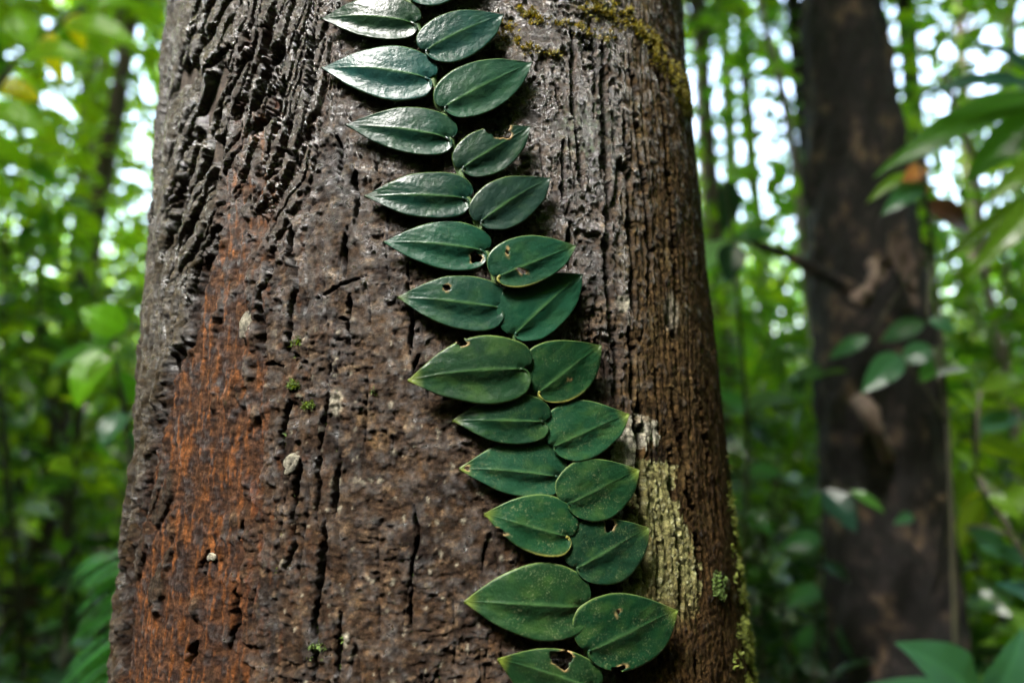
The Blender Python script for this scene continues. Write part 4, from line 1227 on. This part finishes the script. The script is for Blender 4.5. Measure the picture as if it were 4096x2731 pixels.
shrub(-150, 2.6, 2.6, 0.4, (3, 3, 1, 1, 2), 'tall shrub with mixed yellow leaves beyond the fern', 23, 900)
shrub(120, 3.6, 2.4, 0.5, (1, 0.5, 2, 5, 0.3), 'shrub of dark green leaves behind the leaning dark tree', 24, 900)
shrub(380, 1.9, 0.9, 0.22, (0, 0, 1, 6, 0), 'dark low shrub behind the fern frond', 25, 360, mat=M_LEAFD)
shrub(60, 1.6, 0.75, 0.22, (0, 0, 1, 6, 0), 'dark low shrub at the fern tips', 26, 320, mat=M_LEAFD)
shrub(3000, 2.4, 1.35, 0.28, (2, 1, 3, 3, 0), 'shrub of bluish leaves just beyond the mossy trunk edge', 27, 600, mat=M_LEAFD)
shrub(3180, 3.2, 1.7, 0.4, (3, 2, 2, 1, 1), 'green shrub filling the space between thick trunk and blackish tree', 28, 900)
shrub(3850, 2.2, 1.5, 0.3, (3, 3, 1, 1, 3), 'lime green shrub behind the dark brown hanging leaf', 29, 800)
shrub(4100, 2.7, 2.0, 0.4, (3, 3, 2, 1, 2), 'bright tall shrub under the arching palm-like leaves', 30, 900)
shrub(3950, 1.7, 0.9, 0.25, (2, 1, 3, 2, 0), 'low shrub beside the thin tan leaning sapling', 31, 420, mat=M_LEAFD)
shrub(3100, 1.9, 0.85, 0.25, (0, 0, 1, 6, 0), 'dark low shrub left of the blackish tree foot', 32, 380, mat=M_LEAFD)
shrub(4150, 1.5, 0.75, 0.2, (0, 0, 1, 5, 0), 'dark low shrub behind the broad smooth leaves', 33, 300, mat=M_LEAFD)
shrub(3420, 3.6, 2.2, 0.45, (3, 2, 2, 1, 1), 'tall green shrub standing behind the blackish tree', 34, 900)

# ------------------------------------------------------------------ the wood beyond: masses nobody could count
r_ = np.random.default_rng(77)
def wood(name, n, az, dist, zr, per, spread, lmin, lmax, weights, label, mat, gaps=()):
    a = np.radians(r_.uniform(*az, n))
    dd = np.sqrt(r_.uniform(dist[0] ** 2, dist[1] ** 2, n))
    z = r_.uniform(*zr, n)
    cen = np.stack([dd * np.sin(a), dd * np.cos(a), z], 1)
    ok = np.ones(n, bool)
    for gx, gy, gz, gr in gaps:
        ok &= np.linalg.norm((cen - [gx, gy, gz]) * [1, 0.35, 1], axis=1) > gr
    v_, f_, c_ = clumps(r_, cen[ok], per, spread, lmin, lmax, weights)
    o = mesh_obj(name, v_, f_, mat, None, False, {'leaf_colour': c_})
    tag(o, label, 'foliage', kind='stuff')
def gap(px, py, depth, rpx):
    p = at(px, py, depth)
    return (*p, rpx / FPX * depth)
G = [gap(3020, 300, 9, 400), gap(3900, 160, 9, 620), gap(2790, 520, 9, 220), gap(2850, 180, 9, 110), gap(530, 380, 9, 130), gap(330, 230, 9, 150), gap(200, 870, 9, 90), gap(60, 300, 9, 110), gap(420, 760, 9, 80), gap(3600, 250, 9, 70)]
wood('canopy_foliage', 1250, (-62, 62), (7.0, 11.0), (1.6, 7.5), 26, 0.26, 0.09, 0.17, (3, 3, 2, 1, 3), 'bright green foliage of the wood beyond', M_LEAF, G)
wood('near_foliage', 300, (-52, -27), (2.6, 6.0), (1.3, 4.6), 26, 0.20, 0.06, 0.14, (1, 5, 0.5, 0, 6), 'yellow green leaves of young trees beside the furrowed bark', M_LEAF, [gap(540, 390, 4, 60), gap(330, 240, 4, 70), gap(320, 90, 4, 60), gap(200, 880, 4, 45)])
wood('near_foliage', 330, (15, 50), (3.0, 6.0), (1.2, 4.6), 26, 0.20, 0.06, 0.14, (3, 3, 2, 1, 2), 'green leaves of young trees around the blackish tree', M_LEAF, [gap(3020, 300, 4.5, 170), gap(3900, 160, 4.5, 250), gap(2790, 520, 4.5, 120), gap(2850, 180, 4.5, 110)])
wood('undergrowth', 1000, (-62, 62), (4.0, 11.0), (0.1, 1.7), 26, 0.26, 0.09, 0.19, (0.5, 0.2, 2, 6, 0.1), 'dense green undergrowth of the wood beyond', M_LEAFD)  # dark leaf tones paint in the shade near the ground
wood('far_foliage', 900, (-60, 60), (13.0, 20.0), (0.2, 4.2), 22, 0.6, 0.2, 0.36, (3, 2, 2, 1, 2), 'hazy far foliage closing the wood', M_LEAF)
wood('shading_foliage', 460, (65, 115), (3.2, 6.0), (0.1, 6.2), 14, 0.5, 0.3, 0.5, (2, 1, 3, 2, 1), 'unseen foliage added to limit side light near the cracked bark', M_LEAF)  # added ring out of view; heights and openings shape light on trunk
wood('shading_foliage', 900, (115, 195), (3.2, 6.0), (0.1, 8.0), 14, 0.5, 0.3, 0.5, (2, 1, 3, 2, 1), 'unseen tall foliage added to shade the thick trunk', M_LEAF)
wood('shading_foliage', 470, (195, 262), (3.2, 6.0), (0.1, 4.6), 14, 0.5, 0.3, 0.5, (2, 1, 3, 2, 1), 'unseen bushes added to cut low light, open above for the sun', M_LEAF)
wood('shading_foliage', 300, (262, 298), (3.2, 6.0), (0.1, 6.5), 14, 0.5, 0.3, 0.5, (2, 1, 3, 2, 1), 'unseen foliage added to block side light near the furrowed bark', M_LEAF)
cx_, cy_ = r_.uniform(-6.5, 6.5, 1800), r_.uniform(-1.1, 6.5, 1800)  # canopy added to cut sky light and keep sun off the background
ok = (np.abs(cx_) < 2.6) | (r_.random(1800) < 0.8)
v_, f_, c_ = clumps(r_, np.stack([cx_, cy_, r_.uniform(5.2, 7.2, 1800)], 1)[ok], 14, 0.35, 0.22, 0.38, (3, 2, 2, 2, 1))
tag(mesh_obj('canopy_foliage', v_, f_, M_LEAF, None, False, {'leaf_colour': c_}), 'leafy canopy added overhead to block sky and sun', 'foliage', kind='stuff')
n = 5000
aa, dd = r_.uniform(-math.pi, math.pi, n), 0.8 + 8 * r_.random(n) ** 0.8
pos = np.stack([dd * np.sin(aa), dd * np.cos(aa), np.zeros(n)], 1)
pos[:, 2] = 0.10 * fbm(pos[:, 0] * 0.35, pos[:, 1] * 0.35, 4, seed=3) + 0.03 * fbm(pos[:, 0] * 2, pos[:, 1] * 2, 3, seed=4) + r_.uniform(0.005, 0.03, n)
ld = r_.normal(0, 1, (n, 3)) * [1, 1, 0.15]
lcol = np.array([(0.14, 0.07, 0.035), (0.07, 0.035, 0.02), (0.22, 0.12, 0.06)])[r_.integers(0, 3, n)] * r_.uniform(0.6, 1.3, (n, 1))
v_, f_, c_ = leaves_mesh(pos, ld, r_.normal(0, 0.35, (n, 3)) + [0, 0, 1], r_.uniform(0.05, 0.13, n), np.full((n, 1), 0.45), lcol)
tag(mesh_obj('leaf_litter', v_, f_, M_LEAFD, None, False, {'leaf_colour': c_}), 'brown dead leaves littering the forest floor', 'litter', kind='stuff')
